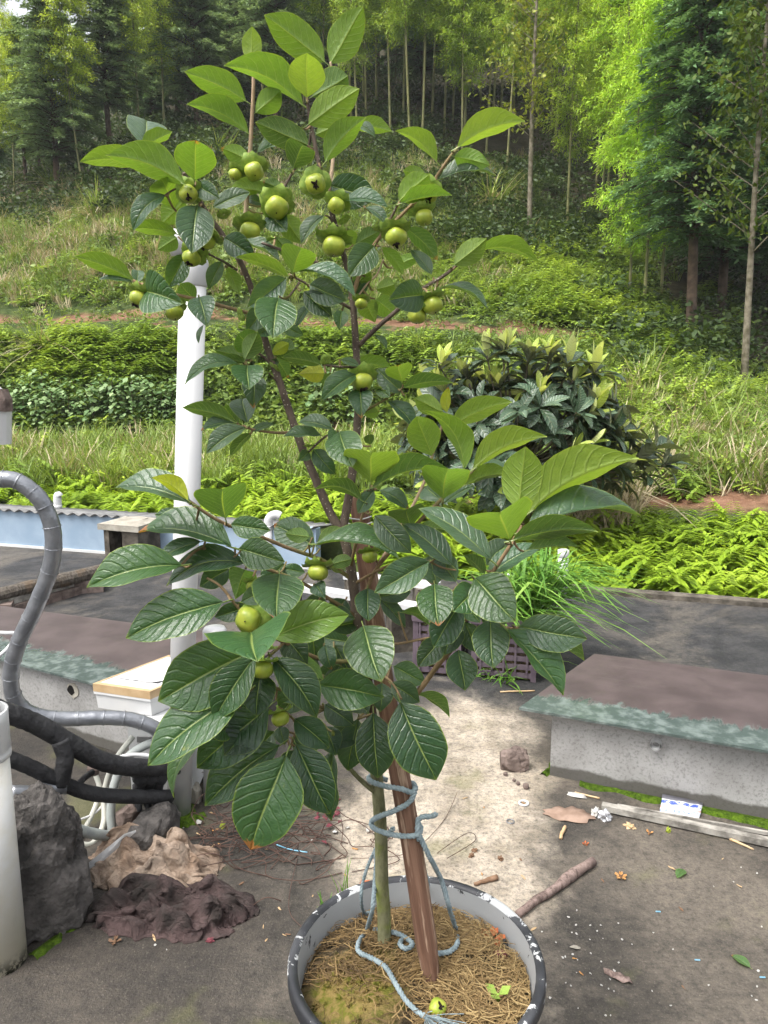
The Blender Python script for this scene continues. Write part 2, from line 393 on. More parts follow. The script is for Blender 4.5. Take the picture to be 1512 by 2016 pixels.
M['blue_wall'] = mat_plain('pale_blue_paint', (0.22, 0.30, 0.39), (0.29, 0.37, 0.46), 3, 0.7, 0.3, 0.1, 30)
M['fibre'] = mat_plain('grey_fibre_cement', (0.13, 0.13, 0.13), (0.24, 0.24, 0.235), 7, 0.9, 0.2, 0.4, 40)
M['old_conc'] = mat_plain('blackened_concrete', (0.045, 0.040, 0.032), (0.16, 0.14, 0.115), 9, 0.95, 0.15, 0.6, 40, 0, 0.01)
M['cap_conc'] = mat_plain('weathered_concrete_cap', (0.22, 0.20, 0.165), (0.36, 0.34, 0.29), 8, 0.95, 0.15, 0.6, 35, 0, 0.01)
M['dark_hole'] = mat_plain('hole_shade_and_foot_black', (0.008, 0.008, 0.008), (0.015, 0.014, 0.013), 8, 0.95, 0.1, 0.2)  # black for the air unit feet and the painted shade inside the kerb hole
M['log'] = mat_bark('charred_log', (0.05, 0.042, 0.034), (0.14, 0.12, 0.10), (0.12, 0.085, 0.055), False)
M['grey_wood'] = mat_plain('weathered_plank', (0.10, 0.092, 0.08), (0.37, 0.35, 0.31), 16, 0.8, 0.2, 0.4, 50)
def mat_stake():
    t = NT('split_wood'); v = t.co('Object'); p = t.node('ShaderNodeMapping', {'Vector': v, 'Scale': (70, 70, 3)}).outputs[0]
    f = t.noise(1.0, p, 5, 0.65); col = t.mix(t.step(f, 0.32, 0.66), (0.105, 0.052, 0.033), (0.205, 0.118, 0.078))
    g = t.math('MULTIPLY', t.step(t.noise(1.0, t.node('ShaderNodeMapping', {'Vector': v, 'Scale': (55, 55, 4.5)}).outputs[0], 4, 0.7), 0.55, 0.62), 0.75)
    col = t.mix(g, col, (0.38, 0.27, 0.19))
    return t.done(t.bsdf(col, 0.75, t.bump(f, 0.5, 0.003), 0.25))
M['stake'] = mat_stake()
M['rope'] = mat_plain('blue_grey_rope', (0.17, 0.22, 0.235), (0.28, 0.34, 0.355), 60, 0.8, 0.2, 0.4, 300, 0, 0.001)
def mat_pot():
    t = NT('black_plastic_flaking_white'); p = t.pos(); f = t.noise(26, p, 6, 0.7, 0.6)
    g = t.noise(7, p, 4); m = t.step(t.math('ADD', t.math('MULTIPLY', f, 0.7), t.math('MULTIPLY', g, 0.45)), 0.612, 0.632)
    col = t.mix(m, t.mix(t.step(g, 0.35, 0.65), (0.020, 0.021, 0.024), (0.060, 0.062, 0.068)), (0.55, 0.56, 0.56))
    return t.done(t.bsdf(col, t.math('ADD', 0.42, t.math('MULTIPLY', m, 0.3)), t.bump(f, 0.15, 0.003), 0.4))
M['pot'] = mat_pot()
def mat_potin():
    t = NT('pot_inside_paint'); p = t.pos(); f = t.noise(20, p, 6, 0.7, 0.5)
    m = t.step(f, 0.36, 0.40); col = t.mix(m, (0.05, 0.05, 0.052), t.mix(t.noise(6, p), (0.30, 0.31, 0.315), (0.44, 0.45, 0.45)))
    return t.done(t.bsdf(col, 0.6, t.bump(f, 0.2, 0.003), 0.3))
M['pot_in'] = mat_potin()
def mat_soil():
    t = NT('potting_soil'); p = t.pos(); f = t.noise(40, p, 6, 0.7)
    col = t.mix(t.step(f, 0.3, 0.7), (0.035, 0.026, 0.017), (0.15, 0.115, 0.065))
    d = t.node('ShaderNodeVectorMath', {0: p, 1: tuple(G(700, 1920, 0.41))}, operation='DISTANCE').outputs['Value']
    mo = t.step(t.math('ADD', d, t.math('MULTIPLY', t.noise(18, p, 4), 0.10)), 0.185, 0.125)
    yel = t.mix(t.step(t.noise(55, p, 4), 0.42, 0.62), (0.30, 0.22, 0.075), (0.15, 0.155, 0.02))
    col = t.mix(t.math('MULTIPLY', mo, 0.8), col, yel)
    return t.done(t.bsdf(col, 0.95, t.bump(t.noise(110, p, 5, 0.7), 0.9, 0.01), 0.1))
M['soil'] = mat_soil()
M['straw'] = mat_veg('dry_straw', (0.085, 0.055, 0.026), (0.235, 0.155, 0.066), (0.40, 0.29, 0.135), 0.1, 0.7, 0.2)
M['rock'] = mat_plain('dark_rough_rock', (0.030, 0.028, 0.026), (0.115, 0.105, 0.098), 16, 0.95, 0.2, 0.9, 60, 0, 0.015)
M['rock_brown'] = mat_plain('brown_stone', (0.10, 0.075, 0.065), (0.20, 0.155, 0.135), 20, 0.9, 0.2, 0.6, 60, 0, 0.01)
def mat_moss():
    t = NT('green_moss'); p = t.pos(); f = t.noise(45, p, 6, 0.75)
    col = t.mix(t.step(f, 0.3, 0.68), (0.018, 0.036, 0.005), (0.085, 0.145, 0.012))
    return t.done(t.bsdf(col, 0.95, t.bump(f, 0.9, 0.012), 0.1))
M['moss'] = mat_moss()
M['purple'] = mat_plain('purple_brown_plastic', (0.075, 0.055, 0.070), (0.13, 0.10, 0.12), 10, 0.6, 0.35, 0.2)
def mat_cloth(name, c1, c2, c3, st=1.0):
    t = NT(name); v = t.pos(); f = t.noise(9, v, 6, 0.65); col = t.mix(t.step(f, 0.32, 0.68), c1, c2)
    g = t.step(t.noise(14, t.node('ShaderNodeVectorMath', {0: v, 1: (3, 7, 1)}).outputs[0], 5), 0.52, 0.66); col = t.mix(t.math('MULTIPLY', g, 0.65), col, c3)
    w = t.noise(260, v, 2); fo = t.noise(26, t.node('ShaderNodeMapping', {'Vector': v, 'Scale': (1, 3.0, 1)}).outputs[0], 2, 0.5, 2.0)
    h = t.math('ADD', t.math('MULTIPLY', w, 0.25), fo)
    return t.done(t.bsdf(col, 0.95, t.bump(h, 0.7*st, 0.014), 0.1))
M['rag_beige'] = mat_cloth('stained_beige_cloth', (0.33, 0.265, 0.21), (0.20, 0.14, 0.10), (0.085, 0.060, 0.047))
M['rag_dark'] = mat_cloth('muddy_purple_cloth', (0.036, 0.030, 0.028), (0.085, 0.058, 0.056), (0.020, 0.019, 0.017))
M['rag_white'] = mat_cloth('white_plastic_sheet', (0.62, 0.63, 0.64), (0.72, 0.72, 0.72), (0.5, 0.5, 0.48), 0.4)
# ================================================================ the setting: hillside and roof terrace
COLS = [(-500, [(1075, 7.6), (1000, 8.6), (950, 9.8), (880, 11.3), (868, 12.6), (660, 14.3), (630, 16.3), (450, 24), (380, 31), (300, 70)]),
        (0,    [(1075, 7.3), (1000, 8.3), (950, 9.5), (880, 11), (868, 12.3), (660, 14), (632, 16), (440, 24), (370, 30), (290, 70)]),
        (400,  [(1080, 6.9), (1000, 8), (950, 9), (890, 10.5), (872, 12), (650, 13.5), (620, 15.5), (420, 21), (285, 27), (130, 70)]),
        (756,  [(1095, 6.3), (1010, 7.5), (960, 8.5), (890, 10), (862, 11.5), (660, 13), (630, 15), (450, 20), (300, 26), (40, 70)]),
        (1050, [(1135, 6.1), (1050, 7), (960, 8.5), (860, 10.5), (690, 12.5), (650, 14), (560, 17), (470, 21), (330, 28), (40, 70)]),
        (1300, [(1165, 5.8), (1040, 7), (960, 8.3), (860, 10), (740, 13), (650, 16), (600, 18), (550, 20), (420, 28), (150, 70)]),
        (1512, [(1190, 5.5), (1060, 6.6), (980, 7.8), (900, 9), (810, 12), (740, 15), (690, 17), (640, 20), (480, 28), (180, 70)]),
        (2100, [(1240, 5.0), (1080, 6.2), (980, 7.4), (900, 8.6), (800, 12), (730, 15), (680, 17), (630, 20), (460, 28), (180, 70)])]
CA = np.array([(c[0]-756)/FPX for c in COLS])
CPY = [np.array([p[0] for p in c[1]], float) for c in COLS]; CY = [np.array([p[1] for p in c[1]], float) for c in COLS]
CZ = [np.array([P(c[0], p[0], p[1]).z for p in c[1]]) for c in COLS]
for i in range(len(COLS)):                      # the ground drops away under the terrace
    CY[i] = np.concatenate([[1.0, CY[i][0]-0.9], CY[i]]); CZ[i] = np.concatenate([[-1.6, -1.3], CZ[i]])
def vnoise(x, y, s, o=0.0):
    x = np.asarray(x)/s+o; y = np.asarray(y)/s+o*1.7
    return (np.sin(x*1.3+1.7*np.sin(y*0.9+o))+np.sin(y*1.7+1.3*np.sin(x*1.1))+np.sin((x+y)*2.3+o)*0.5)/2.5
def H(x, y):
    x = np.asarray(x, float); y = np.asarray(y, float); a = x/np.maximum(y, 0.5)
    zs = np.stack([np.interp(y, CY[i], CZ[i]) for i in range(len(COLS))])
    k = np.clip(np.searchsorted(CA, a)-1, 0, len(CA)-2)
    f = np.clip((a-CA[k])/(CA[k+1]-CA[k]), 0, 1); f = f*f*(3-2*f)
    z0 = np.take_along_axis(zs, k[None], 0)[0]; z1 = np.take_along_axis(zs, k[None]+1, 0)[0]
    z = z0*(1-f)+z1*f
    amp = np.clip((y-9)/14, 0.0, 1.0)
    return z+amp*(0.16*vnoise(x, y, 1.3)+0.07*vnoise(x, y, 0.45, 3))
def terr(px, py):
    """where the sight line meets the surveyed hillside"""
    px = np.asarray(px, float); py = np.asarray(py, float); a = (px-756)/FPX
    ys = np.stack([np.interp(-py, -CPY[i], np.array([p[1] for p in COLS[i][1]])) for i in range(len(COLS))])
    k = np.clip(np.searchsorted(CA, a)-1, 0, len(CA)-2); f = np.clip((a-CA[k])/(CA[k+1]-CA[k]), 0, 1)
    Y = np.take_along_axis(ys, k[None], 0)[0]*(1-f)+np.take_along_axis(ys, k[None]+1, 0)[0]*f
    u = -(py-1008)/FPX; t = Y/(CP+u*SP); x = a*t
    return np.stack([x, Y, H(x, Y)], -1)

def mat_hill():
    t = NT('hillside_earth'); p = t.pos(); f = t.noise(0.9, p, 6, 0.65); g = t.noise(6, p, 5, 0.7)
    earth = t.mix(t.step(g, 0.3, 0.7), (0.11, 0.062, 0.036), (0.23, 0.14, 0.085))
    green = t.mix(t.step(g, 0.35, 0.7), (0.022, 0.038, 0.012), (0.075, 0.095, 0.028))
    col = t.mix(t.step(f, 0.58, 0.66), green, earth)
    pathy = t.node('ShaderNodeAttribute', attribute_name='soil').outputs['Fac']
    col = t.mix(pathy, col, t.mix(t.step(g, 0.3, 0.7), (0.12, 0.062, 0.038), (0.22, 0.125, 0.08)))
    w = t.node('ShaderNodeAttribute', attribute_name='wood').outputs['Fac']
    col = t.mix(w, col, t.mix(t.step(g, 0.3, 0.7), (0.020, 0.020, 0.011), (0.055, 0.047, 0.026)))
    return t.done(t.bsdf(col, 0.95, t.bump(g, 0.6, 0.06), 0.1))
M['hill'] = mat_hill()
def build_hill():
    A = np.linspace(-0.95, 1.0, 200); Y = np.concatenate([np.linspace(2.0, 5, 6), np.linspace(5.1, 19, 130), np.linspace(19.3, 70, 90)])
    gx = A[:, None]*Y[None]; gy = np.broadcast_to(Y[None], gx.shape); gz = H(gx.ravel(), gy.ravel()).reshape(gx.shape)
    V = np.stack([gx, gy, gz], -1).reshape(-1, 3); n, m = gx.shape
    i = np.arange(n-1)[:, None]*m+np.arange(m-1)[None]; Q = np.stack([i, i+m, i+m+1, i+1], -1).reshape(-1, 4)
    me = bigmesh('hillside', V, Q, mat=M['hill'])
    # bare red soil on the upper terrace path, on the garden strip and at the worn patch to the right
    def zone(pts, w):
        q = np.array([terr(*p) for p in pts]); d = np.full(len(V), 9.0)
        for a, b in zip(q[:-1], q[1:]):
            ab = (b-a)[:2]; t = np.clip(((V[:, :2]-a[:2])@ab)/(ab@ab), 0, 1); d = np.minimum(d, np.linalg.norm(V[:, :2]-a[:2]-t[:, None]*ab, axis=1))
        return np.clip((w-d+0.25*vnoise(V[:, 0], V[:, 1], 0.35))/0.25, 0, 1)
    s = np.maximum.reduce([zone([(-200, 640), (0, 636), (250, 628), (400, 626)], 0.48), zone([(500, 630), (756, 634), (950, 652), (1150, 668)], 0.40),
                           zone([(100, 872), (300, 872), (450, 880)], 0.35), zone([(1280, 990), (1512, 985)], 0.45), zone([(560, 850), (700, 850)], 0.4)])
    at = me.attributes.new('soil', 'FLOAT', 'POINT'); at.data.foreach_set('value', s.astype(np.float32))
    fy = np.interp(V[:, 0]/V[:, 1], CA, [24, 23, 24, 25, 21, 17, 12.5, 12]); w = np.clip((V[:, 1]-fy)/1.5, 0, 1)
    at = me.attributes.new('wood', 'FLOAT', 'POINT'); at.data.foreach_set('value', w.astype(np.float32))
    smooth(me)
    return tag(link('hillside', me), 'terraced green hillside rising behind the roof terrace', None, None, 'structure')
build_hill()

EDGE = lambda x: 5.95-0.30*x           # far edge of the terrace
def build_deck():
    n = 24; xs = [-7+14*i/n for i in range(n+1)]
    m = MB(); top = [(x, EDGE(x), 0) for x in xs]+[(7, -3, 0), (-7, -3, 0)]
    m.prism([(x, y, -0.3) for x, y, z in top][::-1], top[::-1])
    m.v = [tuple(v) for v in m.v]
    d = m.build('roof_terrace', M['deck']); tag(d, 'stained grey concrete roof terrace', None, None, 'structure')
    k = MB()
    for x0, x1 in ((0.9, 7.0),):
        a = Vector((x0, EDGE(x0)-0.02, 0)); b = Vector((x1, EDGE(x1)-0.02, 0)); o = Vector((-0.03, -0.1, 0)); h = Vector((0, 0, 0.035))
        k.prism([a+o, b+o, b, a], [a+o+h, b+o+h, b+h, a+h])
    tag(k.build('terrace_edge', M['old_conc']), 'low dark lip along the far edge of the roof terrace', None, None, 'structure')
build_deck()

# ---------------------------------------------------------------- foliage materials
M['fern'] = mat_veg('yellow_green_fern', (0.077, 0.143, 0.0154), (0.264, 0.396, 0.0286), (0.44, 0.572, 0.055), 0.35)
M['fern2'] = mat_veg('bank_fern', (0.09, 0.156, 0.024), (0.24, 0.36, 0.048), (0.432, 0.54, 0.084), 0.35)
M['weed'] = mat_veg('broad_weeds', (0.0625, 0.1063, 0.025), (0.1562, 0.2375, 0.0525), (0.3375, 0.425, 0.1063), 0.3)
M['grass'] = mat_veg('wild_grass', (0.0875, 0.1375, 0.0275), (0.2063, 0.2937, 0.06), (0.425, 0.4625, 0.15), 0.3)
M['grass_g'] = mat_veg('lush_grass', (0.07, 0.17, 0.03), (0.15, 0.32, 0.05), (0.30, 0.48, 0.10), 0.35)
M['bean'] = mat_veg('bean_leaf', (0.099, 0.187, 0.066), (0.198, 0.308, 0.121), (0.352, 0.462, 0.22), 0.3)
M['dry'] = mat_veg('dead_grass', (0.24, 0.19, 0.11), (0.44, 0.37, 0.24), (0.62, 0.55, 0.40), 0.2, 0.8)
M['bamboo_leaf'] = mat_veg('bamboo_leaf', (0.143, 0.22, 0.0385), (0.308, 0.429, 0.066), (0.506, 0.594, 0.11), 0.4)
M['broad_leaf'] = mat_veg('slender_tree_leaf', (0.08, 0.11, 0.022), (0.19, 0.24, 0.04), (0.36, 0.38, 0.09), 0.35)
M['fir_leaf'] = mat_veg('fir_needles', (0.081, 0.135, 0.0675), (0.1688, 0.2565, 0.1215), (0.324, 0.432, 0.2025), 0.3)
M['culm'] = mat_plain('bamboo_culm', (0.12, 0.13, 0.045), (0.27, 0.25, 0.11), 1.2, 0.5, 0.3, 0.1)
M['fir_trunk'] = mat_plain('fir_bark', (0.055, 0.038, 0.028), (0.13, 0.095, 0.07), 6, 0.95, 0.1, 0.5)
M['grey_trunk'] = mat_plain('pale_tree_bark', (0.085, 0.075, 0.045), (0.24, 0.21, 0.16), 9, 0.9, 0.15, 0.4)

# ---------------------------------------------------------------- plant prototypes (arrays)
def fern_clump(seed, nf=9, np_=11, L=0.42):
    r = np.random.default_rng(seed); out = []
    for k in range(nf):
        az = r.uniform(0, 2*np.pi); el = r.uniform(0.35, 1.15); l = L*r.uniform(0.7, 1.2)
        s = np.linspace(0.22, 1.0, np_); h = np.array([np.cos(az), np.sin(az), 0])
        c = h[None]*(l*np.cos(el)*s)[:, None]; c[:, 2] = l*np.sin(el)*s-0.55*l*s*s*np.cos(el)
        side = np.array([-np.sin(az), np.cos(az), 0])
        for sg in (-1, 1):
            D = side[None]*sg+h[None]*0.45+np.array([0, 0, -0.25])+r.normal(0, 0.12, (np_, 3))
            ln = l*0.36*np.sin(np.clip(1.15-s, 0.06, 1)*1.7)+0.02
            out.append(leafquads(c, D, np.tile([0, 0, 1.0], (np_, 1)), ln, ln*0.30+0.008, np.clip(0.45+0.3*s+r.normal(0, 0.12, np_)+r.uniform(-.2, .2), 0, 1)))
    return cat(out)
def weed_clump(seed, n=34, rad=0.26, ls=0.10):
    r = np.random.default_rng(seed); az = r.uniform(0, 2*np.pi, n); rr = rad*np.sqrt(r.uniform(0, 1, n))
    z = np.sqrt(np.clip(1-(rr/rad)**2, 0, 1))*rad*r.uniform(0.35, 1.05, n)
    B = np.stack([rr*np.cos(az), rr*np.sin(az), z], -1); D = np.stack([np.cos(az), np.sin(az), r.uniform(-0.5, 0.5, n)], -1)+r.normal(0, 0.5, (n, 3))
    N = np.stack([0*az, 0*az, 0*az+1], -1)+r.normal(0, 0.4, (n, 3)); l = ls*r.uniform(0.6, 1.4, n)
    return leafquads(B, D, N, l, l*0.62, np.clip(0.25+z/rad*0.5+r.normal(0, .15, n), 0, 1))
def grass_clump(seed, n=26, rad=0.12, L=0.38, W=0.011, spread=0.55, droop=0.45):
    r = np.random.default_rng(seed); az = r.uniform(0, 2*np.pi, n); rr = rad*np.sqrt(r.uniform(0, 1, n))
    B = np.stack([rr*np.cos(az), rr*np.sin(az), 0*rr-0.02], -1); az2 = r.uniform(0, 2*np.pi, n)
    D = np.stack([np.cos(az2)*spread*r.uniform(0.2, 1.2, n), np.sin(az2)*spread*r.uniform(0.2, 1.2, n), 0*az+1], -1)
    return blades(B, D, L*r.uniform(0.5, 1.2, n), W*r.uniform(0.6, 1.3, n), droop*r.uniform(0.3, 1.6, n), np.clip(r.normal(0.5, 0.22, n), 0, 1))
def plant(name, protos, n, region, smin, smax, mat, label, tonef=None, dz=0.0):
    """region: list of (x0,x1,y0,y1,weight) survey boxes on the hillside"""
    w = np.array([g[4] for g in region], float); w /= w.sum(); k = RNG.choice(len(region), n, p=w); g = np.array([q[:4] for q in region], float)[k]
    px = RNG.uniform(g[:, 0], g[:, 1]); py = RNG.uniform(g[:, 2], g[:, 3])
    # soften the box edges
    px += RNG.normal(0, 14, n); py += RNG.normal(0, 5, n)+9*vnoise(px, py*0, 38.0)+6*vnoise(px, py*0, 13.0, 2)
    pos = terr(px, py); keep = pos[:, 1] > EDGE(pos[:, 0])+0.12; pos = pos[keep]; n = len(pos); pos[:, 2] += dz
    sc_ = RNG.uniform(smin, smax, n); tone = np.clip(0.5+0.45*vnoise(pos[:, 0], pos[:, 1], 0.6)+RNG.normal(0, 0.15, n), 0, 1)
    V, Q, T = scatter(protos, pos, sc_, RNG.uniform(0, 6.28, n), tone)
    return tag(link(name, bigmesh(name, V, Q, T, mat)), label, None, None, 'stuff')
ferns = [fern_clump(i) for i in range(4)]; weeds = [weed_clump(20+i) for i in range(4)]; grasses = [grass_clump(40+i) for i in range(4)]
fern_far = [fern_clump(60+i, 6, 7, 0.45) for i in range(3)]
plant('fern_thicket', ferns, 620, [(-150, 760, 945, 1040, 5), (760, 1050, 1000, 1120, 2.0), (1000, 1680, 1040, 1200, 7), (200, 330, 925, 965, 0.5)], 0.75, 1.25, M['fern'], 'bright yellow green ferns massed just beyond the roof edge', dz=-0.08)
plant('bank_ferns', fern_far, 1500, [(90, 350, 692, 790, 3), (1040, 1260, 470, 650, 3.2), (1150, 1420, 600, 800, 1.4), (850, 1100, 500, 620, 1.2), (1200, 1512, 780, 900, 0.8), (-150, 700, 540, 600, 0.5), (560, 900, 695, 780, 0.8)], 0.7, 1.35, M['fern2'], 'green ferns and vines covering the terrace bank')
plant('wild_grass', grasses, 3300, [(-150, 760, 880, 965, 5), (-150, 420, 420, 600, 3.2), (300, 1050, 320, 600, 4.5), (700, 1300, 420, 620, 2), (760, 1250, 690, 960, 2.0), (1150, 1650, 760, 970, 2.6)], 0.7, 1.5, M['grass'], 'rough wild grass on the hillside')
plant('hillside_weeds', weeds, 5200, [(-150, 420, 692, 855, 4.6), (420, 800, 692, 855, 4), (-150, 420, 430, 605, 2.8), (400, 1050, 330, 605, 4.5), (760, 1300, 705, 960, 4), (1200, 1680, 720, 960, 3.0), (1000, 1300, 470, 650, 2)], 0.55, 1.15, M['weed'], 'leafy weeds and low bushes on the hillside')
M['under'] = mat_veg('shaded_undergrowth', (0.018, 0.032, 0.012), (0.05, 0.085, 0.025), (0.13, 0.18, 0.05), 0.25)  # darker set of weed colours, with the shade under the trees put in
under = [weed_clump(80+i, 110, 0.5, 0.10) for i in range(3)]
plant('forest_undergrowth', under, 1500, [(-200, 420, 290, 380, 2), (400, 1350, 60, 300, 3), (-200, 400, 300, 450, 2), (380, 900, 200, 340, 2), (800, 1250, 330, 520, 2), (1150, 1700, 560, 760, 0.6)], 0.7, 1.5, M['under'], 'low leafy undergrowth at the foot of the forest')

plant('path_weeds', weeds, 420, [(-150, 1150, 608, 700, 1)], 0.3, 0.75, M['weed'], 'low weeds along the red soil path')
plant('mixed_ferns', fern_far, 420, [(-150, 800, 860, 960, 2), (-150, 800, 640, 860, 2), (800, 1500, 700, 980, 2)], 0.5, 1.2, M['fern2'], 'scattered ferns among the grass and weeds')
plant('dry_grass', grasses, 800, [(-150, 420, 400, 610, 4), (400, 1050, 320, 600, 3), (1150, 1650, 790, 980, 1.6), (-150, 760, 880, 960, .9), (1000, 1250, 980, 1060, .5)], 0.8, 1.7, M['dry'], 'straw coloured dead grass scattered over the hillside')
# ---------------------------------------------------------------- copies of a thing with its parts
def children(o): return [c for c in bpy.data.objects if c.parent == o]
PARTS = {}
def copy_thing(root, loc, rz=0.0, sc_=1.0, sz=None, color=None, lean=(0, 0)):
    r = root.copy(); C.objects.link(r); r.location = loc; r.rotation_euler = (lean[0], lean[1], rz); r.scale = (sc_, sc_, sz or sc_)
    for ch in PARTS[root.name]:
        c = ch.copy(); C.objects.link(c); c.parent = r
        if color: c.color = (*color, 1)
    return r
def proto(name, parts, label, cat_, group=None):
    root = empty(name, (0, 0, 0), label, cat_, group); PARTS[root.name] = []
    for pn, me in parts:
        o = bpy.data.objects.new(pn, me); C.objects.link(o); o.parent = root; PARTS[root.name].append(o)
    return root
def retire(root):                       # the prototype itself is not part of the place
    for ch in PARTS[root.name]: bpy.data.objects.remove(ch)
    bpy.data.objects.remove(root)

# bean plants on poles along the garden strip
def bean_proto(seed):
    r = np.random.default_rng(seed); n = 95; z = r.uniform(0.03, 0.85, n); az = r.uniform(0, 6.28, n); rad = r.uniform(0.02, 0.17, n)
    B = np.stack([rad*np.cos(az), rad*np.sin(az), z], -1); D = np.stack([np.cos(az), np.sin(az), 0*az-0.5], -1)+r.normal(0, .3, (n, 3))
    N = np.stack([np.cos(az)*.6, np.sin(az)*.6, 0*az+1], -1); l = r.uniform(0.06, 0.12, n)
    V, Q, T = leafquads(B, D, N, l, l*0.85, np.clip(r.normal(.5, .25, n), 0, 1))
    m = MB(); m.tube([(0, 0, -0.05), (0.01, 0, 0.78)], 0.005, 5)
    return proto('bean_plant', [('leaves', bigmesh('bean_leaves', V, Q, T, M['bean'])), ('pole', m.mesh('bean_pole', M['fir_trunk']))],
                 'bean plant climbing a thin pole on the garden bank', 'plant', 'bean plants on the garden bank')
bp = [bean_proto(i) for i in range(3)]
for i in range(46):
    px = -60+i*11.2+random.uniform(-5, 5) if i < 40 else random.uniform(600, 720)
    p = terr(px, 862-random.choice([0, 5, 18, 34]))
    copy_thing(bp[i % 3], p, random.uniform(0, 6), random.uniform(0.75, 1.05))
for b in bp: retire(b)

# miscanthus tufts with a skirt of dead blades
def tuft_proto(seed):
    V, Q, T = grass_clump(seed, 110, 0.16, 0.95, 0.016, 0.55, 0.75); d = grass_clump(seed+9, 70, 0.18, 0.85, 0.018, 0.9, 1.5)
    return proto('grass_tuft', [('green_blades', bigmesh('tuft_green', V, Q, T, M['grass'])), ('dead_blades', bigmesh('tuft_dead', *d, M['dry']))], 'x', 'grass')
tp = [tuft_proto(i*31) for i in range(2)]
TUFTS = [((195, 455), 1.0, 'broad tuft of grass with pale dead skirt above the red soil path'), ((110, 400), 0.9, 'tall straw coloured grass tuft near the forest edge'),
         ((350, 480), 1.05, 'grass tuft with drooping dry blades behind the white vent pipe'), ((430, 330), 1.0, 'dry grass tuft on the knoll below the dark firs'),
         ((440, 270), 1.1, 'yellowish green grass tuft on top of the knoll'), ((970, 420), 1.2, 'tall grass tuft with brown base below the slender tree'),
         ((90, 700), 0.8, 'dry pale grass tuft hanging on the fern bank'), ((1195, 1000), 0.85, 'straw coloured grass tuft drooping under the loquat branches'),
         ((1425, 880), 0.7, 'dead grass tuft hanging over the earth bank'), ((1260, 770), 0.8, 'grass tuft with dry base on the slope behind the loquat'),
         ((230, 560), 0.7, 'small dry grass tuft just above the red soil path'), ((560, 300), 0.9, 'grass tuft behind the upper persimmon leaves')]
for i, (q, s, lab) in enumerate(TUFTS):
    o = copy_thing(tp[i % 2], terr(*q), i*1.3, s*1.35); tag(o, lab, 'grass tuft')
for b in tp: retire(b)

# ---------------------------------------------------------------- the forest
def bamboo_proto(seed, lo=0.30, dens=1.0, Ht=9.5):
    r = np.random.default_rng(seed); out = []; bow = r.uniform(0.3, 0.9)
    cx = lambda s: bow*s**3
    m = MB(); pts = [(cx(s), 0, Ht*s-0.3*(1-s)) for s in np.linspace(0, 1, 12)]; m.tube(pts, list(np.linspace(0.046, 0.010, 12)), 7)
    for s in np.linspace(0.06, 0.62, 20): m.tube([(cx(s), 0, Ht*s-0.012), (cx(s), 0, Ht*s+0.012)], 0.051-0.037*s, 7)
    tw = MB()
    for s in np.linspace(lo, 1.0, 40):
        for b in range(3):
            az = r.uniform(0, 6.28); l = 1.55*(1-((s-lo)/(1-lo))**2*0.72)*r.uniform(0.55, 1.15)*(0.45+0.55*min(1, (s-lo)/0.15)); k = int(26*dens*l/1.3)+6
            t = np.sort(r.uniform(0.12, 1.0, k)); h = np.array([np.cos(az), np.sin(az), 0])
            c = h[None]*(l*0.85*t)[:, None]; c[:, 2] = l*(0.75*t-0.85*t*t); c += np.array([cx(s), 0, Ht*s])
            for j in range(4):
                B = c+r.normal(0, 0.085, (k, 3)); D = h[None]*0.7+r.normal(0, 0.6, (k, 3))+np.array([0, 0, -0.45])
                N = np.array([0, 0, 1.0])+r.normal(0, 0.35, (k, 3)); L = r.uniform(0.10, 0.17, k)
                out.append(leafquads(B, D, N, L, L*0.23, np.clip(0.35+0.35*t+r.normal(0, 0.16, k)+(s-0.6)*0.25, 0, 1)))
            tw.tube([(cx(s), 0, Ht*s), tuple(c[k//2]), tuple(c[-1])], [0.008, 0.005, 0.003], 3, False)
    V, Q, T = cat(out)
    return proto('bamboo', [('culm', m.mesh('bamboo_culm', M['culm'], True)), ('crown', bigmesh('bamboo_crown', V, Q, T, M['bamboo_leaf'])), ('branches', tw.mesh('bamboo_branches', M['culm']))], 'x', 'bamboo')
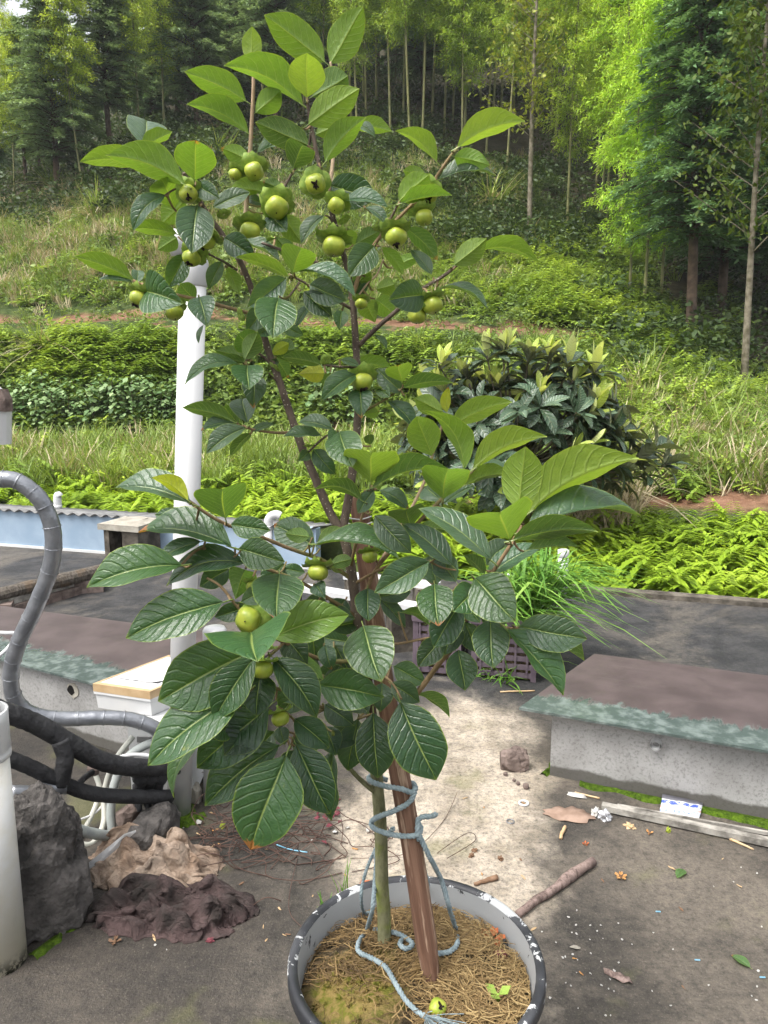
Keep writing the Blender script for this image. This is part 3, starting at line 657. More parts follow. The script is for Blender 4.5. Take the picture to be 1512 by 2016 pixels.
def fir_proto(seed, lo=0.2, Ht=9.0, wide=0.9):
    r = np.random.default_rng(seed); out = []; m = MB()
    m.tube([(0.05*math.sin(3*s+seed), 0.05*math.sin(2*s), Ht*s-0.3*(1-s)) for s in np.linspace(0, 1, 10)], list(np.linspace(0.12, 0.016, 10)), 9)
    br = MB()
    for s in np.linspace(lo, 0.985, 34):
        nb = 6
        for b in range(nb):
            az = b*6.283/nb+r.uniform(0, 1.2); q = (s-lo)/(1-lo); l = wide*(2.3*(1-q)**0.8+0.25)*r.uniform(0.6, 1.1)*(0.5+0.5*min(1, q/0.12)); k = max(5, int(11*l/1.6))
            t = np.linspace(0.18, 1.0, k); h = np.array([np.cos(az), np.sin(az), 0]); sd = np.array([-h[1], h[0], 0])
            c = h[None]*(l*t)[:, None]; c[:, 2] = l*(0.30*t-0.42*t*t); c += np.array([0, 0, Ht*s])
            for sg in (-1, 1, 0):
                for j in range(8):
                    w = 0.34*l*0.5*(1.1-t)*(j+1)/8+0.03
                    B = c+sd[None]*(sg*w)[:, None]+r.normal(0, 0.04, (k, 3)); D = h[None]+sd[None]*sg*0.9+np.array([0, 0, -0.25])+r.normal(0, 0.35, (k, 3))
                    N = np.array([0, 0, 1.0])+r.normal(0, 0.3, (k, 3)); L = r.uniform(0.10, 0.19, k)
                    out.append(leafquads(B, D, N, L, L*0.34, np.clip(0.25+0.45*t+r.normal(0, 0.14, k), 0, 1)))
            br.tube([(0, 0, Ht*s), tuple(c[k//2]), tuple(c[-1])], [0.025, 0.014, 0.006], 4, False)
    V, Q, T = cat(out)
    return proto('fir_tree', [('trunk', m.mesh('fir_trunk', M['fir_trunk'], True)), ('crown', bigmesh('fir_crown', V, Q, T, M['fir_leaf'])), ('branches', br.mesh('fir_branches', M['fir_trunk']))], 'x', 'tree')
def slender_proto(seed, Ht=9.0):
    r = np.random.default_rng(seed); out = []; m = MB()
    m.tube([(0.12*math.sin(2.5*s), 0.05*math.sin(4*s), Ht*s-0.3*(1-s)) for s in np.linspace(0, 1, 10)], list(np.linspace(0.075, 0.012, 10)), 8)
    br = MB()
    for s in np.linspace(0.28, 0.99, 46):
        az = r.uniform(0, 6.28); l = (1.35*(1-s)+0.35)*r.uniform(0.6, 1.2); k = 60; t = r.uniform(0.15, 1, k); h = np.array([np.cos(az), np.sin(az), 0.75])
        c = h[None]*(l*t)[:, None]+np.array([0.12*math.sin(2.5*s), 0.05*math.sin(4*s), Ht*s]); B = c+r.normal(0, 0.12, (k, 3)); L = r.uniform(0.09, 0.17, k)
        out.append(leafquads(B, r.normal(0, 1, (k, 3))+np.array([0, 0, -.2]), np.array([0, 0, 1.0])+r.normal(0, .4, (k, 3)), L, L*0.55, np.clip(r.normal(.5, .22, k), 0, 1)))
        br.tube([(0.12*math.sin(2.5*s), 0.05*math.sin(4*s), Ht*s), tuple(h*l+np.array([0, 0, Ht*s]))], [0.014, 0.004], 4, False)
    V, Q, T = cat(out)
    return proto('slender_tree', [('trunk', m.mesh('slender_trunk', M['grey_trunk'], True)), ('crown', bigmesh('slender_crown', V, Q, T, M['broad_leaf'])), ('branches', br.mesh('slender_branches', M['grey_trunk']))], 'x', 'tree')
BAM = [bamboo_proto(1, 0.26), bamboo_proto(2, 0.36), bamboo_proto(3, 0.17, 1.25)]; FIR = [fir_proto(5, 0.14), fir_proto(6, 0.24, 9, 0.75)]; SLE = [slender_proto(8)]
def at_forest(px, Y):
    x = (px-756)/FPX*Y*0.97; return Vector((x, Y, float(H(np.array([x]), np.array([Y]))[0])-0.05))
def tree(pr, px, Y, s, label, rz=None, color=None, lean=(0, 0), group=None, sz=None):
    o = copy_thing(pr, at_forest(px, Y), random.uniform(0, 6.28) if rz is None else rz, s, sz, color, lean)
    tag(o, label); o['group'] = group or ('bamboo at the forest edge' if 'bamboo' in pr.name else 'trees at the forest edge'); return o
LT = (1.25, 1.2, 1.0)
# named by eye, front row
tree(BAM[2], 1268, 17.0, 0.86, 'bright yellow green bamboo standing forward of the dark fir', 0.3, (1.2, 1.4, 0.95))
tree(BAM[2], 1300, 18.2, 0.85, 'thin culmed bright bamboo just behind the foremost yellow green one', 2.4, (1.15, 1.3, 0.95))
tree(BAM[2], 1238, 17.6, 0.78, 'bright bamboo leaning against the foremost yellow green one', 1.1, (1.15, 1.3, 0.95), (0, -.03))
tree(BAM[0], 1215, 20.5, 0.95, 'bright bamboo arching above the foremost yellow green clump', 4.0, (1.15, 1.3, 0.95))
tree(BAM[0], 1110, 21.5, 0.85, 'bamboo with bare yellow culm beside the slender pale tree', 1.0, (1.1, 1.1, 0.9))
tree(SLE[0], 1038, 21.0, 1.0, 'slender pale trunked tree with small yellowish leaves', 1.2, (1.2, 1.15, 0.9))
tree(FIR[0], 1422, 19.0, 1.0, 'large blue green fir beside the bright bamboo', 0.7, (0.72, 0.88, 0.82))
tree(FIR[1], 1364, 15.6, 0.95, 'fir with reddish leaning bare trunk at the slope foot', 1.9, (0.65, 0.8, 0.72), (0, 0.03))
tree(SLE[0], 1478, 13.2, 0.9, 'tree with mossy pale patched trunk at the earth bank', 3.0, (0.45, 0.55, 0.4))
tree(FIR[0], 1530, 20.5, 1.1, 'dark fir rising above the mossy pale patched trunk', 2.2, (0.8, 0.95, 0.9))
tree(FIR[0], 132, 25.5, 0.86, 'tall dark fir standing alone against the white sky', 0.4, (1.0, 1.0, 0.95))
tree(FIR[1], 70, 28.0, 0.6, 'thin ragged fir next to the tall dark fir', 1.0)
tree(FIR[1], 235, 27.0, 0.85, 'dark fir between the leaning culm and the straight culm', 2.6)
tree(FIR[0], 400, 29.5, 0.95, 'broad dark fir above the dry grass knoll', 3.3)
tree(FIR[1], 552, 29.0, 1.0, 'dark fir with bare trunk behind the top persimmon leaves', 0.2)
tree(FIR[0], 470, 33.0, 0.95, 'dark fir further back above the knoll', 5.0)
tree(BAM[1], 18, 25.5, 0.55, 'thin bamboo with bare pale culm at the wood corner', 1.5, LT)
tree(BAM[1], 178, 25.0, 0.75, 'bamboo with leaning culm beside the tall dark fir', 0.0, LT, (0, -0.09))
tree(BAM[1], 292, 27.5, 0.9, 'bamboo with straight pale culm between two dark firs', 2.1, LT)
tree(BAM[0], 340, 29.0, 0.9, 'pale green bamboo beside the straight culm', 0.8, LT)
tree(BAM[1], 45, 27.5, 0.6, 'slightly leaning bamboo near the wood corner', 3.3, LT, (0, -0.06))
for px, Y, s, ln in ((705, 28, .9, 0), (722, 30, .95, 0.02), (768, 28, 1.0, 0.01), (806, 27, 1.0, -0.05), (828, 27.3, 1.05, -0.03), (905, 27, 0.95, 0.02), (870, 30, 1, 0), (950, 28, 0.95, 0), (990, 26, 0.9, 0.02), (1172, 23.5, 0.9, 0), (1186, 22.5, 0.85, 0.01), (640, 30, 0.95, 0)):
    tree(BAM[0 if px % 2 else 1], px, Y, s, 'tall bamboo with bare culm in the middle of the forest edge', None, (0.95, 1.0, 0.85), (random.uniform(-.05, .05), ln+random.uniform(-.05, .05)), 'bamboo row behind the persimmon top')
# the wood behind, rows that fill it
def fill(protos, n, x0, x1, y0, y1, s0, s1, label, group, cols):
    for i in range(n):
        px = x0+(x1-x0)*(i+random.uniform(0.1, 0.9))/n; pr = random.choice(protos)
        tree(pr, px, random.uniform(y0, y1), random.uniform(s0, s1), label, None, random.choice(cols), (random.uniform(-.04, .04), random.uniform(-.04, .04)), group)
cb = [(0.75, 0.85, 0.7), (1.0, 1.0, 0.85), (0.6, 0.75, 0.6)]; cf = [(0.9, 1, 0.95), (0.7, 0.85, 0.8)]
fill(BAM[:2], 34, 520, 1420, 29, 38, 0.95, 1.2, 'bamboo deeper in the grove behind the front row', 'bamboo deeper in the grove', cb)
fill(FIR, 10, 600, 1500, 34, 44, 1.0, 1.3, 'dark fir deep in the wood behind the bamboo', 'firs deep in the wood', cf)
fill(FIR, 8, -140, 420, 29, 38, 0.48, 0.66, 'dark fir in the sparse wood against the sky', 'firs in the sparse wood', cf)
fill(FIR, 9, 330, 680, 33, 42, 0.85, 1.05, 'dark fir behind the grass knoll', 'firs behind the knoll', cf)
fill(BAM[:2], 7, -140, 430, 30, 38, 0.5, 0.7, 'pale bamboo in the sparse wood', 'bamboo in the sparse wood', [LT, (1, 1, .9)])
fill(BAM[:2], 12, 1150, 1680, 21, 27, 0.85, 1.1, 'shaded bamboo behind the large fir', 'shaded bamboo behind the fir', [(0.5, 0.65, 0.5), (0.65, 0.8, 0.6)])  # forest shade is put into these darker leaf tints
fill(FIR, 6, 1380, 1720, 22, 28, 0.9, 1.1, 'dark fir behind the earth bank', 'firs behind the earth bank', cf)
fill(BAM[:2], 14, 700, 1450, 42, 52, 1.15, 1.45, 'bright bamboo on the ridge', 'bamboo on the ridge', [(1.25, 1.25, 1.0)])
for pr in BAM+FIR+SLE: retire(pr)

# moist valley air over the hillside
m = MB(); m.box((0, 33, 24.0), (190, 110, 53.6)); t = NT('haze'); vol = t.node('ShaderNodeVolumePrincipled', {'Color': (0.93, 0.97, 1.0), 'Density': 0.0007}); t.l.new(vol.outputs[0], t.out.inputs['Volume'])
tag(m.build('haze', t.m), 'thin pale moist air over the hillside', None, None, 'stuff')
# ================================================================ things on the roof terrace
def skylight(name, fl, fr, br_, bl, zt, wall_h, label_w, label_g, inset, ext=0.0):
    """a cement kerb box with a dusty glass sheet lying on it"""
    g = MB(); th = 0.010
    pts = [fl, fr, br_, bl]; uv = [(0, 0), (1, 0), (1, 1), (0, 1)]
    lo = [Vector((p.x, p.y, zt-th)) for p in pts]; hi = [Vector((p.x, p.y, zt)) for p in pts]
    g.add(lo+hi, [(3, 2, 1, 0), (4, 5, 6, 7), (0, 1, 5, 4), (1, 2, 6, 5), (2, 3, 7, 6), (3, 0, 4, 7)], uv+uv)
    tag(g.build('glass_sheet', M['glass']), label_g, 'glass sheet')
    cx = sum(pts, Vector())/4; root = empty(name, (cx.x, cx.y, 0), label_w, 'skylight kerb')
    q = [p+(cx-p).normalized()*inset for p in pts]; q = [Vector((p.x, p.y, 0)) for p in q]
    q[1] = q[1]+(q[1]-q[0]).normalized()*ext; q[2] = q[2]+(q[2]-q[3]).normalized()*ext
    names = ['front_wall', 'side_wall', 'back_wall', 'side_wall']; t = 0.07
    for i in range(4):
        a, b = q[i], q[(i+1) % 4]; d = (b-a).normalized(); n = Vector((-d.y, d.x, 0))
        if i % 2: a = a+d*t; b = b-d*t
        m = MB(); e = Vector((0, 0, wall_h))
        m.prism([a, b, b+n*t, a+n*t], [a+e, b+e, b+n*t+e, a+n*t+e]); o = m.build(names[i], M['curb'], root)
    return root, q
ZG = 0.285
fl, fr, br2, bl = G(1022, 1393, ZG), G(1512, 1478, ZG), G(1512, 1330, ZG), G(1170, 1287, ZG)
d1 = (fr-fl); d2 = (br2-bl); fr = fl+d1*1.7; br2 = bl+d2*1.9
kr, kq = skylight('skylight_kerb', fl, fr, br2, bl, ZG, ZG-0.0105, 'low pale cement kerb box with mossy foot under the green edged glass', 'thick glass sheet with brown dust and teal green bare front edge', 0.13)
# a short bottle neck sticking out of the front wall
pn = P(1291, 1462, 2.62); d = (kq[1]-kq[0]).normalized(); nn = Vector((d.y, -d.x, 0))
tt = (pn-kq[0]).dot(d); bp_ = kq[0]+d*tt; bp_.z = 0.215
m = MB(); m.tube([bp_-nn*0.02, bp_+nn*0.03], 0.02, 14, False); m.tube([bp_+nn*0.03, bp_-nn*0.01], 0.015, 14, False); m.build('drain_spout', M['pvc'], kr)
ZL = 0.30
fl, fr, bl, br2 = G(0, 1297, ZL), G(185, 1346, ZL), G(105, 1206, ZL), G(330, 1235, ZL)
d1 = (fr-fl); ff = fl-d1*1.0; fr2 = fl+d1*1.9; d2 = (br2-bl); bb = bl-d2*1.0; bb2 = bl+d2*1.9
kl, kq2 = skylight('skylight_kerb', ff, fr2, bb2, bb, ZL, ZL-0.0105, 'low grey cement kerb box with a round hole behind the pipes', 'dusty dark brown glass sheet with thin teal edge behind the pipes', 0.10)
d = (kq2[1]-kq2[0]).normalized(); nn = Vector((d.y, -d.x, 0)); pn = P(138, 1366, 3.1); tt = (pn-kq2[0]).dot(d); hp = kq2[0]+d*tt; hp.z = 0.225
m = MB(); m.tube([hp+nn*0.004, hp-nn*0.004], 0.034, 14, jitter=0.12); m.build('hole_lining', M['cap_conc'], kl)
m = MB(); m.tube([hp+nn*0.006-d*0.012, hp-d*0.012], 0.021, 12, jitter=0.12); m.build('hole_shade_disc', M['dark_hole'], kl)  # flat black disc: the shade inside the hole is put into its colour

# ---- moss strip along the right kerb
def strip(a, b, w0, w1, name, mat, label, n=60, m_=8, h=0.014, seed=0):
    mb = MB(); d = (b-a).normalized(); nn_ = Vector((d.y, -d.x, 0)); V = []; F = []
    for i in range(n+1):
        w = w0+(w1-w0)*i/n; w *= 0.75+0.5*mnoise.noise(Vector((i*0.2, seed, 0)))
        for j in range(m_+1):
            s = j/m_; p = a+(b-a)*(i/n)+nn_*w*s
            z = h*math.sin(math.pi*min(1, (1-s)*1.15))*(0.7+0.9*mnoise.noise(Vector((p.x*26, p.y*26, seed))))+0.001
            if j == m_: z = -0.003
            V.append((p.x, p.y, max(z, -0.003)))
    for i in range(n):
        for j in range(m_): F.append((i*(m_+1)+j, (i+1)*(m_+1)+j, (i+1)*(m_+1)+j+1, i*(m_+1)+j+1))
    mb.add(V, F); o = mb.build(name, mat, None, True); return tag(o, label, None, None, 'stuff')
dd = (kq[1]-kq[0]).normalized()
strip(kq[0]+dd*0.12, kq[0]+dd*1.3, 0.05, 0.12, 'moss', M['moss'], 'bright green moss strip along the foot of the pale kerb', seed=1)
sd = (kq[3]-kq[0]).normalized()
strip(kq[0]+sd*0.42-dd*0.002, kq[0]-sd*0.02-dd*0.002, 0.06, 0.04, 'moss', M['moss'], 'patchy moss by the end wall of the pale kerb', 30, 6, 0.02, 5)

# ---- rocks
def rock(name, c, size, mat, label, seed, cut=0.0, sub=4, rough=0.28, kind='rock'):
    import bmesh
    bm = bmesh.new(); bmesh.ops.create_icosphere(bm, subdivisions=sub, radius=1.0)
    for v in bm.verts:
        p = v.co.copy(); q = p*1.3+Vector((seed*7.1, seed*3.3, 0)); f = 1+rough*mnoise.noise(q)+rough*0.55*mnoise.noise(q*2.6)+rough*0.3*mnoise.noise(q*6.5)
        p = p*f; p = Vector((max(-0.82, min(0.82, p.x)), max(-0.85, min(0.85, p.y)), max(-0.62, p.z)))
        v.co = Vector((p.x*size[0], p.y*size[1], (p.z+0.60)*size[2]))
    me = bpy.data.meshes.new(name); bm.to_mesh(me); bm.free(); me.materials.append(mat)
    o = link(name, me); o.location = c; o.rotation_euler = (0, 0, seed*0.7); return tag(o, label, kind)
p = G(75, 1835); rock('rock', (p.x-0.02, p.y+0.08, -0.01), (0.155, 0.15, 0.235), M['rock'], 'large dark rough rock behind the short white pipe', 3, sub=5)
p = G(300, 1668); rock('stone', (p.x, p.y+0.02, -0.01), (0.14, 0.075, 0.085), M['rock'], 'flat dark stone slab behind the beige rag', 2, sub=4, rough=0.18, kind='stone')
p = G(250, 1640); rock('stone', (p.x, p.y+0.03, 0), (0.05, 0.04, 0.055), M['rock_brown'], 'small brown stone propping the white air unit', 6, sub=3, kind='stone')
p = G(385, 1580); rock('stone', (p.x, p.y+0.01, 0), (0.025, 0.025, 0.045), M['cap_conc'], 'round tan pebble between the two white pipes', 4, sub=3, kind='stone')
p = G(1012, 1512); rock('stone', (p.x, p.y, 0), (0.068, 0.045, 0.052), M['rock_brown'], 'reddish brown stone lump on the pale lane near the kerb corner', 9, sub=4, kind='stone')
for i, (x, y, s) in enumerate(((995, 1527, .010), (1020, 1545, .009), (1035, 1552, .014), (1012, 1538, .007))):
    p = G(x, y); tag(rock('pebble', (p.x, p.y, 0), (s, s, s), M['rock_brown'], 'x', 11+i, sub=2), 'tiny pebble crumbled off the reddish brown stone', 'pebble', 'pebbles by the reddish brown stone')
strip(G(55, 1880), G(140, 1820), 0.06, 0.03, 'moss', M['moss'], 'dark green moss at the foot of the large dark rock', 24, 6, 0.010, 8)
strip(G(340, 1625), G(395, 1600), 0.06, 0.07, 'moss', M['moss'], 'moss clump at the foot of the tall white vent pipe', 24, 6, 0.02, 9)

# ---- white pipes
def vpipe(base, top, r, collar=None, cap=None):
    root = empty('vent_pipe', base); m = MB(); m.tube([base-Vector((0, 0, 0.005)), top], r, 28); m.build('pipe', M['pvc'], root, True); return root
b = G(352, 1598); b.z = 0; t_ = P(380, 545, b.y); root = vpipe(b, t_, 0.043); tag(root, 'tall white plastic vent pipe with a tee cap behind the persimmon', 'pipe')
ax = (t_-b).normalized()
m = MB(); m.tube([t_-ax*0.03, t_-ax*0.024, t_+ax*0.045, t_+ax*0.055], [0.0435, 0.048, 0.048, 0.044], 28); m.build('collar', M['pvc'], root, True)
m = MB(); c0 = t_+ax*0.05
m.tube([c0, c0+ax*0.025, c0+ax*0.05+Vector((-0.012, 0, 0)), c0+ax*0.055+Vector((-0.045, -0.01, 0)), c0+ax*0.05+Vector((-0.075, -0.02, 0))], 0.040, 24, res=5)
m.build('vent_elbow', M['pvc'], root, True)
m = MB(); m.tube([b+ax*0.0, b+ax*0.0+Vector((0, 0, 0.004))], 0.060, 20, jitter=0.12); m.build('mortar_ring', M['moss'], root)
b = G(420, 1576); t_ = Vector((b.x+0.03, b.y, 0.62)); root = vpipe(b, t_, 0.037); tag(root, 'shorter white plastic pipe hidden by the low persimmon leaves', 'pipe')
m = MB(); m.lathe((t_.x, t_.y, t_.z-0.02), [(0.0375, 0), (0.042, 0.004), (0.042, 0.06), (0.036, 0.07), (0, 0.075)], 24); m.build('cap', M['pvc'], root, True)
b = G(50, 1892); b.x -= 0.062; b.z = 0; root = empty('standpipe', b, 'thick white pipe with mildewed foot and open collared mouth', 'pipe')
m = MB(); m.tube([b-Vector((0, 0, 0.005)), b+Vector((0, 0, 0.63))], 0.062, 36); m.build('pipe', M['pvc_dirty'], root, True)
m = MB(); m.lathe((b.x, b.y, 0.585), [(0.0625, 0), (0.068, 0.004), (0.068, 0.018), (0.065, 0.022), (0.068, 0.028), (0.068, 0.10), (0.069, 0.13), (0.063, 0.13), (0.061, 0.06), (0.0, 0.055)], 36); m.build('collar', M['pvc'], root, True)
m = MB(); q = b+Vector((0, 0, 0.70)); m.tube([q+Vector((0, 0, -0.03)), q+Vector((-0.005, 0, 0.04)), q+Vector((-0.03, 0.01, 0.07)), q+Vector((-0.08, 0.02, 0.085))], 0.045, 20, res=4); m.build('inner_bend', M['hose_grey'], root, True)

def elbow_vent(px, py0, py1, Y, r, label, dirx):
    a = P(px, py1, Y); a.z = min(a.z, 0.0) if Y < 6.5 else a.z-0.3; t2 = P(px, py0, Y); root = empty('vent_stub', a, label, 'pipe')
    m = MB(); m.tube([a, t2-Vector((0, 0, r*3))], r, 16); m.build('pipe', M['pvc'], root, True)
    m = MB(); c = t2-Vector((0, 0, r*3)); m.tube([c-Vector((0, 0, 0.04)), c], r*1.15, 16); m.build('collar', M['pvc'], root, True)
    m = MB(); m.tube([c, c+Vector((0, 0, r)), c+Vector((dirx*r*0.7, 0, r*2.2)), c+Vector((dirx*r*2.0, 0, r*2.6)), c+Vector((dirx*r*3.0, 0, r*2.2))], r*1.1, 16, res=4); m.build('elbow', M['pvc'], root, True)
elbow_vent(112, 972, 1030, 7.35, 0.035, 'small white bent vent pipe behind the corrugated edge', 0.2)
elbow_vent(528, 1010, 1095, 6.2, 0.033, 'white elbow vent stub beyond the lower persimmon leaves', 1.0)
# white stakes by the grass
for px, y0, y1, Y, w, lab in ((1108, 1083, 1150, 5.35, 0.075, 'white plastic stake standing behind the tall green grass'), (1003, 1128, 1165, 5.45, 0.055, 'short white plastic stake beside the crates')):
    a = P(px, y1, Y); t2 = P(px, y0, Y); root = empty('stake', (a.x, Y, 0), lab, 'stake'); m = MB(); m.tube([(a.x, Y, -0.02), (t2.x+0.005, Y, t2.z)], w/2, 14); m.build('pipe', M['pvc'], root, True)
    m = MB(); m.lathe((t2.x+0.005, Y, t2.z-0.05), [(w/2+0.001, 0), (w/2+0.004, 0.004), (w/2+0.004, 0.05), (w/2-0.004, 0.054), (w/2-0.004, 0.02), (0, 0.02)], 14); m.build('rim', M['pvc'], root, True)
# white boards seen through the branches
for (a, b2, Y, lab) in (((660, 1172), (825, 1200), 4.35, 'white board lying on blocks behind the stake'), ((760, 1146), (862, 1158), 4.6, 'upper white board behind the crates')):
    A = P(a[0], a[1], Y); B = P(b2[0], b2[1], Y-0.15); A = A+(A-B)*0.8; d = (B-A); root = empty('white_board', ((A.x+B.x)/2, (A.y+B.y)/2, 0), lab, 'board')
    m = MB(); n2 = Vector((-d.y, d.x, 0)).normalized()*0.05; e = Vector((0, 0, 0.028)); m.prism([A-n2, B-n2, B+n2, A+n2], [A-n2+e, B-n2+e, B+n2+e, A+n2+e]); m.build('board', M['pvc'], root)
    for f in (0.12, 0.88):
        c = A.lerp(B, f); m = MB(); m.box((c.x, c.y, c.z/2-0.002), (0.14, 0.1, c.z+0.004), 0.3); m.build('support_block', M['old_conc'], root)

# ---- blue parapet with corrugated sheet, concrete flue box, log, plank
def ground_line(px, py): q = G(px, py); return q
A = Vector((-5.2, EDGE(-5.2)-0.03, 0)); B = Vector((-0.55, EDGE(-0.55)-0.03, 0)); d = (B-A).normalized(); n2 = Vector((-d.y, d.x, 0)); root = empty('parapet', A.lerp(B, .5), 'low pale blue parapet topped with a grey corrugated sheet', 'parapet')
m = MB(); e = Vector((0, 0, 0.335)); m.prism([A, B, B+n2*0.10, A+n2*0.10], [A+e, B+e, B+n2*.1+e, A+n2*.1+e]); m.build('wall', M['blue_wall'], root)
m = MB(); m.prism([A-n2*0.012, B-n2*0.012, B+n2*0.0, A], [A-n2*0.012+Vector((0, 0, .022)), B-n2*0.012+Vector((0, 0, .022)), B+Vector((0, 0, .022)), A+Vector((0, 0, .022))]); m.build('sealant_line', M['white_paint'], root)
V, F = [], []; L_ = (B-A).length; nS = int(L_/0.012)
for i in range(nS+1):
    s = i*0.012; z = 0.352+0.013*math.sin(2*math.pi*s/0.115)
    for k, (off, dz) in enumerate(((-0.035, 0.0), (0.75, -0.12))):
        q = A+d*s+n2*off; V += [(q.x, q.y, z+dz), (q.x, q.y, z+dz-0.007)]
for i in range(nS):
    a = i*4; b2 = a+4; F += [(a, b2, b2+2, a+2), (a+1, a+3, b2+3, b2+1), (a, a+1, b2+1, b2), (a+2, b2+2, b2+3, a+3)]
m = MB(); m.add(V, F); m.build('corrugated_sheet', M['fibre'], root, True)
c = G(252, 1112); c.y += 0.15; root = empty('flue_box', (c.x, c.y, 0), 'small blackened concrete flue box with a rough slab cap', 'flue'); rz = -0.33
mt = Matrix.Rotation(rz, 3, 'Z'); Wb, Db, Hb = 0.34, 0.30, 0.30
for (ox, oy, sx, sy, nm) in ((-Wb/2+.025, 0, .05, Db, 'side_wall'), (Wb/2-.025, 0, .05, Db, 'side_wall'), (0.065, -Db/2+.026, Wb-.10-.13, .05, 'front_wall'), (0, Db/2-.026, Wb-.102, .05, 'back_wall')):
    q = mt@Vector((ox, oy, 0)); m = MB(); m.box((c.x+q.x, c.y+q.y, Hb/2-0.004), (sx, sy, Hb), rz); m.build(nm, M['old_conc'], root)
import bmesh
m = MB(); ring = []
for k in range(16):
    a = k/16*4; s = int(a); f = a-s; cs = [(-1, -1), (1, -1), (1, 1), (-1, 1)]; x0, y0 = cs[s]; x1, y1 = cs[(s+1) % 4]
    q = mt@Vector(((x0+(x1-x0)*f)*(Wb/2+0.035)*random.uniform(.95, 1.04), (y0+(y1-y0)*f)*(Db/2+.035)*random.uniform(.95, 1.04), 0)); ring.append(Vector((c.x+q.x, c.y+q.y, Hb-0.008)))
cc = Vector((c.x, c.y, 0)); m.prism(ring, [p+Vector((0, 0, .05)) for p in ring]); n0 = len(m.v)
inner = [Vector((c.x, c.y, 0))+(p-Vector((c.x, c.y, p.z)))*0.55+Vector((0, 0, Hb+.06+random.uniform(-.005, .01))) for p in ring]
m.add([p+Vector((0, 0, .0505)) for p in ring]+inner, [(i, (i+1) % 16, 16+(i+1) % 16, 16+i) for i in range(16)]+[tuple(range(16, 32))]); m.build('cap_slab', M['cap_conc'], root)
a, b2 = G(-40, 1183, 0.13), G(203, 1122, 0.13); root = empty('log', a.lerp(b2, .5), 'charred round log lying on the dark roof', 'log')
m = MB(); m.tube([a, a.lerp(b2, .3)+Vector((0, 0, .01)), a.lerp(b2, .65), b2], [.045, .046, .05, .045], 12, res=5, jitter=.05); m.build('stem', M['log'], root)
m = MB(); m.tube([b2-(b2-a).normalized()*0.02, b2+(b2-a).normalized()*0.004], .041, 12, jitter=.05); m.build('cut_end', M['twig_pale'], root)
for f in (0.1, 0.85):
    q = a.lerp(b2, f); m = MB(); m.box((q.x, q.y, (q.z-.04)/2), (.22, .12, q.z-.04), 0.3); tag(m.build('brick', M['rock_brown']), 'reddish brick holding up the charred log end by the flue' if f > .5 else 'reddish brick holding up the charred log far from the flue', 'brick')
a, b2 = G(-40, 1206, 0.06), G(210, 1133, 0.06); m = MB(); d = (b2-a).normalized(); n2 = Vector((-d.y, d.x, 0)); e = Vector((0, 0, .05))
m.prism([a-n2*.03, b2-n2*.03, b2+n2*.03, a+n2*.03], [a-n2*.03+e, b2-n2*.03+e, b2+n2*.03+e, a+n2*.03+e])
tag(m.build('plank', M['grey_wood']), 'whitish weathered plank lying below the charred log', 'plank')
for i in range(5):
    q = a.lerp(b2, 0.12+i*0.18); m = MB(); m.box((q.x+.01, q.y-.02, .0285), (.20, .10, .061), math.atan2(d.y, d.x)+random.uniform(-.1, .1)); tag(m.build('brick', M['rock_brown']), 'mossy reddish brick in the row under the plank', 'brick', 'bricks under the plank')

# ---- the pipes and hoses on the left
def hose(pts, r, mat, name, parent, res=8, n=14, wr=None):
    m = MB(); q, rr = spline(pts, r, res)
    if wr: rr = [x*(1+wr*mnoise.noise(Vector((i*0.9, rr[0]*1000, 0)))) for i, x in enumerate(rr)]
    m.tube(q, rr, n); return m.build(name, mat, parent, True), q
pts = [P(-60, 960, 2.30), P(-10, 945, 2.30), P(35, 948, 2.31), P(80, 985, 2.32), P(104, 1045, 2.33), P(100, 1115, 2.34), P(72, 1190, 2.36), P(38, 1262, 2.38), P(22, 1320, 2.40), P(28, 1372, 2.42), P(62, 1405, 2.45), P(125, 1415, 2.48), P(205, 1413, 2.51), P(265, 1418, 2.535), P(315, 1440, 2.56), P(345, 1480, 2.60)]
root = empty('insulated_pipe', G(40, 1600), 'grey foil wrapped pipe looping up and over the left side', 'pipe'); o, q = hose(pts, 0.0255, M['foil'], 'foil_wrap', root, 8, 18, 0.05)
for i in range(6, len(q)-4, 5):           # wrinkle bands in the wrapping
    dq = (q[i+1]-q[i-1]).normalized(); m = MB(); m.tube([q[i]-dq*.003, q[i], q[i]+dq*.003], [.0255, .0278, .0255], 16, False, jitter=.035); m.build('wrap_band', M['foil'], root, True)
pts = [P(-40, 1385, 2.10), P(10, 1402, 2.12), P(70, 1425, 2.17), P(135, 1462, 2.22), P(200, 1498, 2.28), P(260, 1510, 2.36), P(330, 1512, 2.47)]
root = empty('insulated_pipe', G(150, 1640), 'upper thick black foam wrapped pipe', 'pipe'); hose(pts, 0.030, M['black_foam'], 'foam_wrap', root, 8, 16, 0.10)
pts = [P(-30, 1478, 2.08), P(20, 1494, 2.10), P(70, 1515, 2.14), P(125, 1543, 2.19), P(180, 1562, 2.25), P(250, 1568, 2.33), P(335, 1568, 2.46)]
root2 = empty('insulated_pipe', G(150, 1660), 'lower black foam wrapped pipe with taped joint', 'pipe'); hose(pts, 0.023, M['black_foam'], 'foam_wrap', root2, 8, 16, 0.10)
hose([P(118, 1458, 2.19), P(128, 1490, 2.19), P(124, 1520, 2.18), P(120, 1542, 2.18)], 0.026, M['black_foam'], 'connecting_wrap', root2, 5, 12, .15)
hose([P(20, 1560, 2.06), P(60, 1562, 2.10), P(95, 1552, 2.16), P(128, 1546, 2.19)], [0.020, 0.024, 0.027, 0.026], M['foil'], 'taped_joint', root2, 5, 14, .2)
